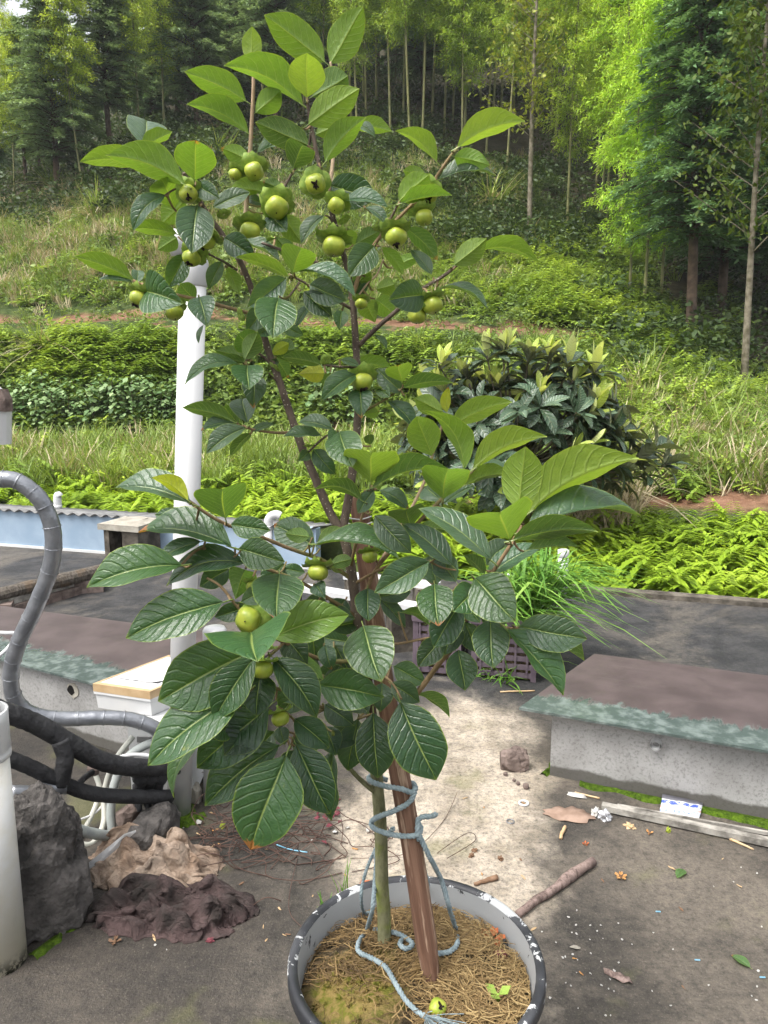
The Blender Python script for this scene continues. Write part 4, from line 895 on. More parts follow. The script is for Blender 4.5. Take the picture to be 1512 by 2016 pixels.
hose([P(150, 1548, 2.22), P(168, 1530, 2.26), P(182, 1520, 2.30)], 0.010, M['black_foam'], 'valve_stem', root2, 4)
vp = P(184, 1517, 2.31); m = MB(); m.tube([vp-Vector((.018, 0, -.006)), vp+Vector((.018, 0, .006))], .009, 10); m.tube([vp, vp+Vector((0, 0, -.012))], .017, 12); m.build('valve_handle', M['rock_brown'], root2)
for k in range(3):
    a = P(265+k*18, 1505, 2.40+k*.02); hose([a, a+Vector((.02, 0, -.05)), a+Vector((.0, .01, -.11)), a+Vector((.015, -.02, -.16))], [.03, .026, .018, .008], M['black_foam'], 'loose_tape', root, 5, 9, .35)
HOSES = [('grey taped hose rising from the deck to the air unit', M['hose_grey'], .015, [P(222, 1645, 2.42), P(218, 1600, 2.44), P(225, 1545, 2.46), P(248, 1495, 2.50), P(285, 1468, 2.54), P(330, 1455, 2.60)]),
         ('cream cloth wrapped hose looping under the black pipes', M['hose'], .010, [P(262, 1450, 2.56), P(225, 1500, 2.52), P(205, 1560, 2.5), P(204, 1620, 2.44), P(180, 1662, 2.36), P(140, 1650, 2.34), P(112, 1600, 2.36), P(108, 1560, 2.38)]),
         ('second cream hose running down to the rag', M['hose'], .009, [P(188, 1525, 2.52), P(196, 1555, 2.50), P(185, 1595, 2.46), P(162, 1640, 2.40), P(140, 1668, 2.33), P(122, 1690, 2.26)]),
         ('thick grey green wrapped hose lying toward the beige rag', M['hose_grey'], .017, [P(20, 1578, 2.06), P(62, 1590, 2.12), P(110, 1615, 2.2), P(160, 1635, 2.26), P(210, 1645, 2.32), P(250, 1642, 2.38)]),
         ('smooth white hose arching over the black pipe', M['pvc'], .007, [P(232, 1492, 2.40), P(262, 1486, 2.42), P(300, 1490, 2.44), P(325, 1500, 2.45), P(345, 1515, 2.47)]),
         ('thin white cable beside the wrapped hoses', M['pvc'], .004, [P(66, 1624, 2.2), P(110, 1626, 2.3), P(150, 1616, 2.4), P(190, 1598, 2.46), P(215, 1560, 2.5), P(230, 1500, 2.55)]),
         ('short white cable loop left of the glass sheet', M['pvc'], .006, [P(-30, 1245, 2.45), P(10, 1246, 2.44), P(30, 1248, 2.44), P(20, 1270, 2.42), P(0, 1290, 2.40), P(-30, 1310, 2.4)])]
for lab, mt_, r, pts in HOSES:
    root = empty('hose', (pts[0].x, pts[0].y, max(0, pts[0].z-.05)), lab, 'hose'); hose(pts, r, mt_, 'tube', root, 7, 12, 0.04)
    m = MB(); m.tube([pts[-1], pts[-1]+(pts[-1]-pts[-2]).normalized()*0.02], r*1.25, 12); m.build('end_sleeve', M['black_foam'], root)

# ---- air unit, foam box
A = G(250, 1600); ux = A.x; uy = A.y+0.06; W_, D_, Hh = 0.225, 0.24, ZL+0.004; c = Vector((ux+W_/2, uy+D_/2, 0)); root = empty('air_unit', (c.x, c.y, 0), 'small white metal air unit with stickers behind the tall vent pipe', 'air unit')
m = MB(); m.box((c.x, c.y, 0.02+(Hh-0.02)/2), (W_, D_, Hh-0.02)); m.build('casing', M['white_paint'], root)
for sx in (-1, 1): m = MB(); m.box((c.x+sx*W_*.38, c.y, 0.0095), (.03, D_*.9, .021)); m.build('foot', M['dark_hole'], root)
yf = uy-0.003
for (ox, oz, sx, sz, mt_) in ((-.055, .255, .05, .022, M['fibre']), (-.045, .15, .075, .10, M['pvc']), (.01, .24, .032, .055, M['blue_wall']), (.01, .185, .03, .045, M['blue_wall'])):
    m = MB(); m.box((c.x+ox, yf, oz), (sx, .006, sz)); m.build('panel' if mt_ is M['pvc'] else ('grille' if mt_ is M['fibre'] else 'sticker'), mt_, root)
zt = 0.405; zb = ZL+0.006; q0, q1, q3 = G(183, 1346, zt), G(295, 1362, zt), G(332, 1290, zt); q2 = q1+(q3-q0); qs = [q0, q1, q2, q3]; cc = sum(qs, Vector())/4
root = empty('foam_box', (cc.x, cc.y, zb), 'white polystyrene box with tan tape round its lid', 'foam box')
def ring_at(k, z): return [Vector((cc.x+(p.x-cc.x)*k, cc.y+(p.y-cc.y)*k, z)) for p in qs]
m = MB(); m.prism(ring_at(.95, zb), ring_at(.97, zt-.040)); m.build('body', M['foam'], root)
m = MB(); m.prism(ring_at(1.0, zt-.0395), ring_at(1.0, zt)); m.build('lid', M['foam'], root)
for i in range(4):
    a, b2 = ring_at(1.003, zt-.03)[i], ring_at(1.003, zt-.03)[(i+1) % 4]; a2, b3 = ring_at(1.003, zt+.001)[i], ring_at(1.003, zt+.001)[(i+1) % 4]; a3, b4 = ring_at(.90, zt+.0015)[i], ring_at(.90, zt+.0015)[(i+1) % 4]
    m = MB(); m.add([a, b2, b3, a2, b4, a3], [(0, 1, 2, 3), (3, 2, 4, 5)]); m.build('tape', M['tape'], root)
m = MB(); V, F = [], []
for i in range(9):
    for j in range(9):
        p = q0.lerp(q1, .15+.7*i/8)+(q3-q0)*(.2+.75*j/8); V.append((p.x, p.y, zt+.003+.013*abs(mnoise.noise(Vector((i*.7, j*.6, 1))))+(.02 if j == 8 else 0)*abs(mnoise.noise(Vector((i, 3, 2))))))
for i in range(8):
    for j in range(8): F.append((i*9+j, i*9+9+j, i*9+10+j, i*9+j+1))
m.add(V, F); tag(m.build('plastic_bag', M['rag_white'], None, True), 'crumpled white plastic bag on the taped foam box', 'bag')
# object at the left border: white down pipe end with torn reddish sleeve
a = P(-18, 800, 2.6); root = empty('down_pipe', (a.x-0.6, 2.6, 0), 'white pipe end with torn reddish sleeve high on the left', 'pipe')
m = MB(); m.tube([P(-10, 872, 2.6), P(-10, 800, 2.6)], .052, 16); m.build('pipe_end', M['pvc'], root)
m = MB(); m.tube([P(-10, 806, 2.6), P(-9, 785, 2.6), P(-12, 768, 2.6)], [.055, .053, .04], 14, jitter=.08); m.build('torn_sleeve', M['rock_brown'], root)
m = MB(); q = P(-10, 780, 2.6); m.tube([q, q+Vector((-.12, 0, .08)), q+Vector((-.5, 0, .1)), Vector((q.x-.6, 2.6, 1.2)), Vector((q.x-.6, 2.6, -.01))], .035, 14, res=5); m.build('bracket_pipe', M['pvc'], root)

# ---- rags
def rag(name, cx, cy, w, h, mat, label, seed, amp, rz, hump):
    n, k = 70, 46; V, F = [], []; Rm = Matrix.Rotation(rz, 3, 'Z')
    for i in range(n):
        for j in range(k):
            u = i/(n-1)*2-1; v = j/(k-1)*2-1
            ed = 1+0.22*mnoise.noise(Vector((u*1.6+seed, v*1.6, 1)))+.08*mnoise.noise(Vector((u*6, v*6, seed)))
            x = u*w*ed*math.sqrt(1-v*v*.42); y = v*h*ed*math.sqrt(1-u*u*.42)
            q = Vector((u*1.6+seed*3, v*2.6, 0)); w1 = mnoise.noise(q*.55)*2.6; w2 = mnoise.noise(q*.7+Vector((9, 2, 4)))*2.4
            f = (.5+.5*math.sin(7.2*u+2.9*v+w1*2.0+seed))**1.9*.62+(.5+.5*math.sin(3.7*u-9.8*v+w2*2.2))**2.4*.46+(.5+.5*math.sin(17*u+12*v+w1*3.0))**2*.10
            e = min(1, 3.4*(1-max(abs(u), abs(v))))
            z = 0.006+amp*f*(0.25+.75*e)+hump*max(0, 1-(u*u+v*v))*.9
            p = Rm@Vector((x+.02*mnoise.noise(q*3), y+.02*mnoise.noise(q*3+Vector((3, 1, 4))), 0)); V.append((cx+p.x, cy+p.y, max(.003, z*(e if e < .25 else 1))))
    for i in range(n-1):
        for j in range(k-1): F.append((i*k+j, i*k+k+j, i*k+k+j+1, i*k+j+1))
    m = MB(); m.add(V, F); o = m.build(name, mat, None, True)
    sm_ = o.modifiers.new('thick', 'SOLIDIFY'); sm_.thickness = .004; sm_.offset = -1
    return tag(o, label, 'rag')
p = G(335, 1800); rag('rag', p.x, p.y, .24, .105, M['rag_dark'], 'dark muddy purple rag crumpled on the deck', 2, .075, -.10, .004)
p = G(296, 1722); rag('rag', p.x, p.y+.03, .225, .135, M['rag_beige'], 'stained beige rag heaped over the stone behind the dark one', 5, .075, -.28, .05)
m = MB(); a, b2 = G(150, 1722, .02), G(245, 1645, .13); m.prism([a, b2, b2+Vector((.03, .02, 0)), a+Vector((.04, .01, 0))], [x+Vector((0, 0, .006)) for x in (a, b2, b2+Vector((.03, .02, 0)), a+Vector((.04, .01, 0)))])
tag(m.build('plastic_strip', M['rag_white']), 'white plastic strip folded along the beige rag edge', 'plastic')

# ---- purple crates with the grass planted in them
def crate(cx, cy, w, d_, h, rz, label):
    root = empty('crate', (cx, cy, 0), label, 'crate'); root.rotation_euler = (0, 0, rz); Rm = Matrix.Translation((cx, cy, 0))@Matrix.Rotation(rz, 4, 'Z')
    def bx(nm, c, s, mt_=M['purple']):
        m = MB(); m.box((0, 0, 0), s); o = m.build(nm, mt_); o.matrix_basis = Rm@Matrix.Translation(c); adopt(o, root); return o
    for sx in (-1, 1):
        for sy in (-1, 1): bx('post', (sx*(w/2-.012), sy*(d_/2-.012), h/2), (.028, .028, h))
    for sy in (-1, 1):
        for z in (.03, .075, .12, .165, .21, .255, .30): bx('slat', (0, sy*(d_/2-.006), z+.0), (w-.05, .010, .026))
        for k in range(5): bx('rib', ((k-2)*w*.18, sy*(d_/2+.001), h/2), (.010, .008, h-.04))
        bx('rim', (0, sy*(d_/2+.004), h-.018), (w+.012, .018, .034))
    for sx in (-1, 1):
        for z in (.03, .075, .12, .165, .21, .255, .30): bx('slat', (sx*(w/2-.006), 0, z), (.010, d_-.05, .026))
        bx('rim', (sx*(w/2+.004), 0, h-.018), (.018, d_-.02, .034))
    bx('soil', (0, 0, h/2-.02), (w-.035, d_-.035, h-.05), M['soil'])
    return root
g0 = G(885, 1335); g1 = G(985, 1345)
crate(g0.x-.03, g0.y+.19, .25, .33, .33, -.22, 'purple brown plastic crate next to the stake')
crate(g1.x+.06, g1.y+.22, .33, .36, .33, -.22, 'purple brown plastic crate holding the tall green grass')
def tall_grass():
    r = np.random.default_rng(77); c = np.array([g1.x+.10, g1.y+.20, .30]); n = 420; root = empty('grass_plant', tuple(c), 'lush bright green grass growing out of the purple crate', 'grass')
    az = r.uniform(0, 6.28, n); B = c+np.stack([r.uniform(-.16, .17, n), r.uniform(-.14, .14, n), 0*az-.03], -1); B[:, 2] += 0.32*r.uniform(0, 1, n)**1.2*0.8
    bias = np.where(r.uniform(0, 1, n) < .62, 1.0, 0.0); D = np.stack([np.cos(az)*.5+bias*.4, np.sin(az)*.5-.2*bias, r.uniform(.5, 1.2, n)], -1)
    B[:, 0] += bias*(B[:, 2]-.27)*.55
    V, Q, T = blades(B, D, r.uniform(.20, .46, n), r.uniform(.009, .018, n), r.uniform(.7, 1.5, n), np.clip(r.normal(.55, .2, n), 0, 1)); link('leaf_blades', bigmesh('grass_blades', V, Q, T, M['grass_g']), root); root.children
    o = [x for x in bpy.data.objects if x.parent == root][0]; o['kind'] = 'stuff'
    m = MB()
    for k in range(36):
        a = Vector(B[k]); a.z = .27; e = Vector(B[k])+Vector(D[k]).normalized()*.2; m.tube([a, a.lerp(e, .5)+Vector((0, 0, .03)), e], .0025, 4, False)
    s = m.build('stems', M['grass_g'], root); s['kind'] = 'stuff'
    # weeds spilling at the crate foot
    V, Q, T = grass_clump(99, 40, .10, .26, .012, .8, .9); me = bigmesh('weed_blades', V, Q, T, M['grass_g'])
    for k, (px, py) in enumerate(((1045, 1300), (985, 1335))):
        w = link('grass_plant', me); w.location = G(px, py); w.rotation_euler = (0, 0, k*2.); w.scale = (.8, .8, .9); tag(w, 'small green weed sprouting at the foot of the purple crate' if k else 'green weed between the purple crate and the glass sheet', 'weed')
tall_grass()

# ---- worn wooden batten, packet, foil scrap and other litter on the right
a, b2 = G(1185, 1592, .006), G(1600, 1682, .006); d = (b2-a).normalized(); n2 = Vector((-d.y, d.x, 0)); e = Vector((0, 0, .022)); m = MB()
m.prism([a-n2*.016, b2-n2*.016, b2+n2*.012, a+n2*.012], [x+e for x in (a-n2*.016, b2-n2*.016, b2+n2*.012, a+n2*.012)]); tag(m.build('batten', M['grey_wood']), 'long worn whitish batten lying along the mossy kerb', 'batten')
a, b2 = G(1215, 1590, .008), G(1512, 1645, .008); m = MB(); m.prism([a, b2, b2+n2*.01, a+n2*.008], [x+Vector((0, 0, .012)) for x in (a, b2, b2+n2*.01, a+n2*.008)]); tag(m.build('batten', M['grey_wood']), 'thin splintered batten between the moss and the worn one', 'batten')
def mat_packet():
    t = NT('printed_packet'); uv = t.node('ShaderNodeUVMap', uv_map='UVMap').outputs[0]; s = t.node('ShaderNodeSeparateXYZ', {0: uv}); u, v = s.outputs[0], s.outputs[1]; n = t.noise(5, uv, 4)
    col = t.mix(t.step(n, .4, .7), (.66, .67, .67), (.50, .52, .53)); vv = t.math('ADD', v, t.math('MULTIPLY', n, .12))
    band = lambda a, b, w=.03: t.math('MULTIPLY', t.step(vv, a-w, a), t.step(vv, b+w, b))
    col = t.mix(t.math('MULTIPLY', band(.74, .84), t.step(t.noise(9, uv), .42, .5)), col, (.06, .10, .38)); col = t.mix(t.math('MULTIPLY', band(.58, .62), .6), col, (.6, .2, .14))
    col = t.mix(t.math('MULTIPLY', band(.46, .52), t.step(t.noise(16, uv), .45, .55)), col, (.15, .22, .55)); col = t.mix(t.math('MULTIPLY', t.math('MULTIPLY', band(.22, .30), t.step(u, .5, .6)), .6), col, (.2, .55, .3)); col = t.mix(band(.9, 1.1), col, (.12, .12, .14))
    return t.done(t.bsdf(col, .45, t.bump(n, .3, .01), .4))
M['packet'] = mat_packet()
q = [G(1296, 1618, .004), G(1372, 1624, .004), P(1384, 1578, 2.60), P(1304, 1563, 2.62)]; V, F, UV = [], [], []
for i in range(9):
    for j in range(9):
        u, v = i/8, j/8; p = q[0].lerp(q[1], u).lerp(q[3].lerp(q[2], u), v); p = p+Vector((0, -.012, .01))*(mnoise.noise(Vector((u*3, v*3, 7)))+.4)*math.sin(math.pi*v); V.append(p); UV.append((u, v))
for i in range(8):
    for j in range(8): F.append((i*9+j, i*9+9+j, i*9+10+j, i*9+j+1))
m = MB(); m.add(V, F, UV); o = m.build('packet', M['packet'], None, True); o.modifiers.new('t', 'SOLIDIFY').thickness = .003; tag(o, 'crumpled white packet with faint blue print against the mossy kerb', 'packet')
M['foilscrap'] = mat_plain('silver_foil', (.45, .45, .47), (.62, .62, .63), 30, .25, .5, .6, 60, .6); M['cardboard'] = mat_plain('wet_cardboard', (.20, .135, .10), (.31, .22, .17), 14, .95, .1, .5, 60)
M['orange'] = mat_plain('orange_petal', (.36, .18, .06), (.50, .29, .12), 30, .7, .2, .3); M['rust'] = mat_plain('rust_red_petal', (.38, .10, .04), (.52, .18, .07), 30, .7, .2, .3); M['brownleaf'] = mat_plain('dead_leaf', (.13, .075, .045), (.24, .15, .095), 25, .8, .2, .4)
M['paper'] = mat_plain('paper_scrap', (.36, .35, .33), (.48, .47, .44), 20, .8, .2, .3); M['maroon'] = mat_plain('maroon_leaf', (.11, .025, .035), (.20, .06, .07), 25, .7, .2, .4); M['twine'] = mat_plain('brown_vine', (.055, .032, .026), (.11, .07, .055), 20, .8, .2, .2); M['bluebit'] = mat_plain('blue_plastic', (.12, .30, .42), (.2, .4, .52), 20, .5, .3, .1)
def crumple(name, c, s, mat, label, cat_, seed, group=None, flat=.5):
    bm = bmesh.new(); bmesh.ops.create_icosphere(bm, subdivisions=3, radius=1.0)
    for v in bm.verts:
        p = v.co; f = 1+.9*mnoise.noise(p*1.9+Vector((seed, 0, 0)))+.35*mnoise.noise(p*5+Vector((0, seed, 0))); v.co = Vector((p.x*f*s, p.y*f*s*.8, max(0, p.z*f+.45)*s*flat))
    me = bpy.data.meshes.new(name); bm.to_mesh(me); bm.free(); me.materials.append(mat); o = link(name, me); o.location = c; o.rotation_euler = (0, 0, seed); return tag(o, label, cat_, group)
def flake(name, c, pts, mat, label, cat_, group=None, lift=.006, rz=0.0):
    """thin curled scrap: outline given in centimetres"""
    n = len(pts); V = [Vector((0, 0, lift))]+[Vector((x*.01, y*.01, .0015+lift*random.uniform(0, 1.3))) for x, y in pts]+[Vector((x*.005, y*.005, lift*random.uniform(.4, 1.2))) for x, y in pts]
    F = [(1+i, 1+(i+1) % n, 1+n+(i+1) % n, 1+n+i) for i in range(n)]+[(0, 1+n+i, 1+n+(i+1) % n) for i in range(n)]
    m = MB(); m.add(V, F); o = m.build(name, mat, None, True); o.location = c; o.rotation_euler = (0, 0, rz); o.modifiers.new('t', 'SOLIDIFY').thickness = .0012; return tag(o, label, cat_, group)
def blob(a, b, n=11, j=.25): return [(a*math.cos(6.283*k/n)*(1+random.uniform(-j, j)), b*math.sin(6.283*k/n)*(1+random.uniform(-j, j))) for k in range(n)]
flake('cardboard', G(1120, 1605), blob(8.5, 5, 22, .16), M['cardboard'], 'torn wet brown cardboard lying left of the foil scrap', 'cardboard', None, .006, -.2)
crumple('foil_scrap', G(1190, 1612), .022, M['foilscrap'], 'crumpled silver foil scrap at the end of the worn batten', 'foil', 2.2, None, .9)
crumple('plastic_scrap', G(1172, 1603), .016, M['paper'], 'white crinkled plastic scrap beside the silver foil', 'plastic', 4.4, None, .9)
flake('plastic_scrap', G(1135, 1568), blob(4, 1.6, 10), M['paper'], 'clear white plastic scrap behind the torn cardboard', 'plastic', None, .01, -.4)
m = MB(); c = G(1031, 1581, .004); m.tube([c+Vector((.016*math.cos(a), .016*math.sin(a), 0)) for a in np.linspace(0, 6.2832, 25)], .0042, 8, False); tag(m.build('ring', M['pvc'], None, True), 'small white plastic ring on the pale lane', 'ring')
m = MB(); c = G(1005, 1617, .003); m.tube([c+Vector((.013*math.cos(a), .013*math.sin(a), 0)) for a in np.linspace(0, 6.2832, 25)], .0018, 6, False); tag(m.build('ring', M['foil'], None, True), 'thin dark rubber ring on the pale lane', 'ring')
def stick(a, b, r0, r1, mat, label, name='twig', knots=0):
    root = empty(name, a.lerp(b, .5), label, 'stick'); n = 9; pts = [a.lerp(b, i/(n-1))+Vector((random.uniform(-1, 1), random.uniform(-1, 1), random.uniform(0, .5)))*r0*.35 for i in range(n)]
    m = MB(); m.tube(pts, [r0+(r1-r0)*i/(n-1)+(r0*.3 if knots and i in (5, 6) else 0) for i in range(n)], 10, jitter=.06); m.build('stem', mat, root, True)
    d_ = (b-a).normalized(); m = MB(); m.tube([b-d_*.004, b+d_*.0015], r1*.86, 9, jitter=.05); m.build('cut_end', M['twig_pale'], root); return root
M['stickbark'] = mat_bark('grey_pink_bark', (.10, .07, .06), (.27, .20, .175), (.22, .16, .14), False)
stick(G(1020, 1800, .012), G(1166, 1696, .014), .011, .015, M['stickbark'], 'thick pinkish grey stick pointing away from the tub', 'stick', 1)
stick(G(935, 1740, .006), G(978, 1727, .008), .005, .009, M['brownleaf'], 'short dark twig with a knob just behind the tub rim', 'stick')
stick(G(985, 1362, .005), G(1052, 1360, .005), .004, .004, M['tape'], 'straight pale straw by the crate foot', 'stick')
stick(G(1103, 1650, .005), G(1113, 1628, .006), .006, .006, M['tape'], 'short pale wood chip below the torn cardboard', 'stick')
stick(G(1438, 1652, .004), G(1483, 1672, .004), .005, .003, M['tape'], 'pale splinter beside the worn batten', 'stick')
stick(G(1180, 1572, .004), G(1132, 1560, .004), .004, .003, M['tape'], 'pale splinter behind the torn cardboard', 'stick')
def flower(c, s, mat, label, n=5, group=None):
    root = empty('fallen_flower', c, label, 'flower', group)
    for k in range(n):
        a = 6.283*k/n+random.uniform(-.15, .15); d_ = Vector((math.cos(a), math.sin(a), 0)); e = Vector((-d_.y, d_.x, 0)); c = Vector(c)
        m = MB(); m.add([c+d_*s*.18+Vector((0, 0, .003)), c+d_*s*.6+e*s*.34+Vector((0, 0, .007)), c+d_*s+e*s*.22+Vector((0, 0, .010)), c+d_*s*1.05+Vector((0, 0, .006)), c+d_*s-e*s*.22+Vector((0, 0, .011)), c+d_*s*.6-e*s*.34+Vector((0, 0, .008)), c+d_*s*.6+Vector((0, 0, .002))], [(0, 6, 1), (1, 6, 3, 2), (6, 5, 4, 3), (0, 5, 6)]); m.build('petal', mat, root)
    m = MB(); m.lathe((c.x, c.y, .001), [(s*.28, 0), (s*.26, .005), (s*.1, .009), (0, .009)], 10); m.build('centre', M['brownleaf'], root)
flower(G(1222, 1728), .019, M['orange'], 'fallen orange five petalled calyx on the open deck', 5)
flower(G(1278, 1642), .014, M['orange'], 'small tan curled calyx in front of the worn batten', 3)
flower(G(226, 1856), .017, M['brownleaf'], 'brown dried calyx in front of the dark rag', 4)
flower(G(1153, 1664), .011, M['rust'], 'tiny reddish brown dried flower near the torn cardboard', 4)
crumple('dead_leaf', G(1240, 1628), .016, M['tape'], 'tan curled dead leaf in front of the batten', 'leaf', 5.5, None, .5)
for i, (x, y) in enumerate(((935, 1676), (985, 1692), (928, 1686))): crumple('dried_flower', G(x, y), .009, M['brownleaf'], 'small dark dried flower bit on the pale lane', 'flower', i*2.1, 'dried bits on the pale lane', .8)
crumple('green_fruit', G(1316, 1638), .008, M['fruit'], 'tiny fallen yellow green fruit by the batten', 'fruit', 1.0, None, 1.4)
crumple('green_fruit', G(439, 1630), .009, M['fruit'], 'tiny fallen pale green fruit near the vent pipe', 'fruit', 1.2, None, 1.5)
flake('bark_flake', G(1217, 1925), blob(3.4, 1.3, 12, .2), M['stickbark'], 'torn brownish bark flake right of the tub', 'bark', None, .008, -.62)
flake('bark_flake', G(1133, 1868), blob(1.4, .6, 10, .2), M['cap_conc'], 'small pale flake near the tub rim', 'bark', None, .005, -.3)
k = 0
for i in range(60):
    x, y = (random.uniform(1060, 1500), random.uniform(1700, 2010)) if i < 26 else ((random.gauss(1165, 40), random.gauss(1885, 45)) if i < 52 else (random.uniform(150, 620), random.uniform(1600, 1900)))
    c_ = G(x, y); s = random.uniform(.14, .40); flake('paint_chip', (c_.x, c_.y, .0), blob(s, s*random.uniform(.4, .8), 6, .25), M['paper'], 'tiny whitish paint chip scattered on the deck', 'chip', 'paint chips scattered on the deck', .0022, random.uniform(0, 6))
for i in range(46):
    x, y = (random.uniform(280, 700), random.uniform(1600, 1870)) if i < 28 else (random.uniform(880, 1480), random.uniform(1560, 1990)); c_ = G(x, y); s = random.uniform(.6, 1.5)
    flake('leaf_scrap', (c_.x, c_.y, 0), blob(s, s*.22, 7, .2), random.choice([M['tape'], M['brownleaf'], M['orange'], M['tape']]), 'narrow dry leaf scrap lying on the deck', 'leaf', 'dry leaf scraps on the deck', .003, random.uniform(0, 6))
for i in range(18):
    c_ = G(random.gauss(648, 22), random.gauss(1605, 28)); s = random.uniform(.8, 1.9); flake('maroon_leaf', (c_.x, c_.y, random.uniform(0, .012)), blob(s, s*.55, 9, .25), M['maroon'], 'curled maroon leaf in the small heap behind the trunk', 'leaf', 'maroon leaves behind the trunk', .008, random.uniform(0, 6))
for (x, y, s, lab) in ((660, 1640, 1.3, 'round whitish paper scrap beside the maroon leaves'), (685, 1632, .9, 'small white paper scrap behind the trunk'), (725, 1636, 1.1, 'white paper scrap just left of the trunk'), (392, 1622, 1.3, 'white torn scrap near the vent pipe foot')):
    flake('paper_scrap', G(x, y), blob(s, s*.7, 9, .2), M['paper'], lab, 'paper', None, .008, random.uniform(0, 6))
crumple('pink_scrap', G(415, 1853), .010, M['maroon'], 'pinkish plastic scrap at the edge of the dark rag', 'plastic', 3.3)
hose_root = None
m = MB(); m.tube([G(545, 1663, .004), G(570, 1672, .006), G(605, 1678, .004)], .0022, 6, res=5); tag(m.build('string', M['bluebit'], None, True), 'short pale blue string on the dark deck', 'string')
for i, (x, y) in enumerate(((1295, 1793), (1372, 1888), (1500, 1922))):
    a = G(x, y, .003); m = MB(); m.tube([a-Vector((.007, .003, 0)), a+Vector((.007, -.004, 0))], .002, 5); tag(m.build('plastic_bit', M['bluebit']), 'tiny blue plastic sliver on the open deck', 'plastic', 'blue plastic slivers')
# dry vines tangled on the deck
def tangle():
    r = random.Random(5)
    for i in range(40):
        cx, cy = r.gauss(530, 85), r.gauss(1660, 35); pts = []; a = r.uniform(0, 6.28); rr = r.uniform(.08, .26); n = 9; c_ = G(cx, cy); sw = r.uniform(1.2, 4.5)
        for k in range(n):
            f = k/(n-1); pts.append(Vector((c_.x+rr*math.cos(a+f*sw)*(1+.3*r.uniform(-1, 1)), c_.y+.55*rr*math.sin(a+f*sw)*(1+.3*r.uniform(-1, 1)), max(.002, .004+.07*r.random()**2*math.sin(math.pi*f)))))
        m = MB(); m.tube(pts, .0016, 5, False, res=6); tag(m.build('dry_vine', M['twine'], None, True), 'thin dry brown vine stem looping on the deck behind the tub', 'vine', 'dry vines tangled on the deck')
    for i, q in enumerate((((690, 1690), (800, 1680), (870, 1620), (900, 1560)), ((860, 1680), (920, 1640), (935, 1655), (880, 1690)), ((585, 1690), (570, 1760), (572, 1800), (600, 1830)))):
        m = MB(); m.tube([G(x, y, .004+.02*(k % 2)) for k, (x, y) in enumerate(q)], .0012, 5, False, res=7); tag(m.build('dry_vine', M['twine'], None, True), ['fine dry vine crossing the pale lane', 'fine dry vine loop on the pale lane', 'dry vine curling beside the tub'][i], 'vine')
tangle()
# ================================================================ loquat shrub beyond the edge
def mat_loquat(name, top, under, young):
    t = NT(name); back = t.node('ShaderNodeNewGeometry').outputs['Backfacing']; uv = t.node('ShaderNodeUVMap', uv_map='UVMap').outputs[0]; s = t.node('ShaderNodeSeparateXYZ', {0: uv}); oc = t.node('ShaderNodeObjectInfo').outputs['Color']
    au = t.math('MULTIPLY', t.math('ABSOLUTE', t.math('SUBTRACT', s.outputs[0], .5)), 2.0); rib = t.math('ABSOLUTE', t.math('SUBTRACT', t.math('FRACT', t.math('SUBTRACT', t.math('MULTIPLY', s.outputs[1], 11.0), au)), .5))
    col = t.mix(t.math('MULTIPLY', t.step(au, .10, .03), .6), top, under); col = t.mix(t.math('MULTIPLY', t.step(rib, .12, .03), .25), col, under); col = t.mix(back, col, under); col = t.mix(1.0, col, oc, 'MULTIPLY')
    a = t.bsdf(col, t.math('ADD', .36, t.math('MULTIPLY', back, .4)), t.bump(t.step(rib, .3, 0), .5, .01), .5); tr = t.node('ShaderNodeBsdfTranslucent', {'Color': t.mix(1.0, col, (1.5, 1.5, .6), 'MULTIPLY')}).outputs[0]
    return t.done(t.node('ShaderNodeMixShader', {0: young, 1: a, 2: tr}).outputs[0])
M['loq'] = mat_loquat('loquat_leaf', (.040, .072, .040), (.17, .19, .11), .14); M['loq_y'] = mat_loquat('young_loquat_leaf', (.40, .50, .09), (.52, .56, .24), .35)
def loq_leaf(arch, mat):
    m = MB(); V, F, UV = [], [], []; tt = [0, .08, .22, .42, .62, .8, .93, 1.0]; hw = [.05, .16, .32, .46, .5, .40, .18, .0]
    for t, h in zip(tt, hw):
        for u in (-1, 0, 1): V.append((u*h, t, arch*4*t*(1-t)-.25*arch*t*t+(.10*abs(u)*h))); UV.append((.5+u*.5, t))
    for i in range(len(tt)-1):
        for j in range(2): F.append((i*3+j, i*3+j+1, i*3+3+j+1, i*3+3+j))
    m.add(V, F, UV); return m.mesh('loquat_leaf', mat, True)
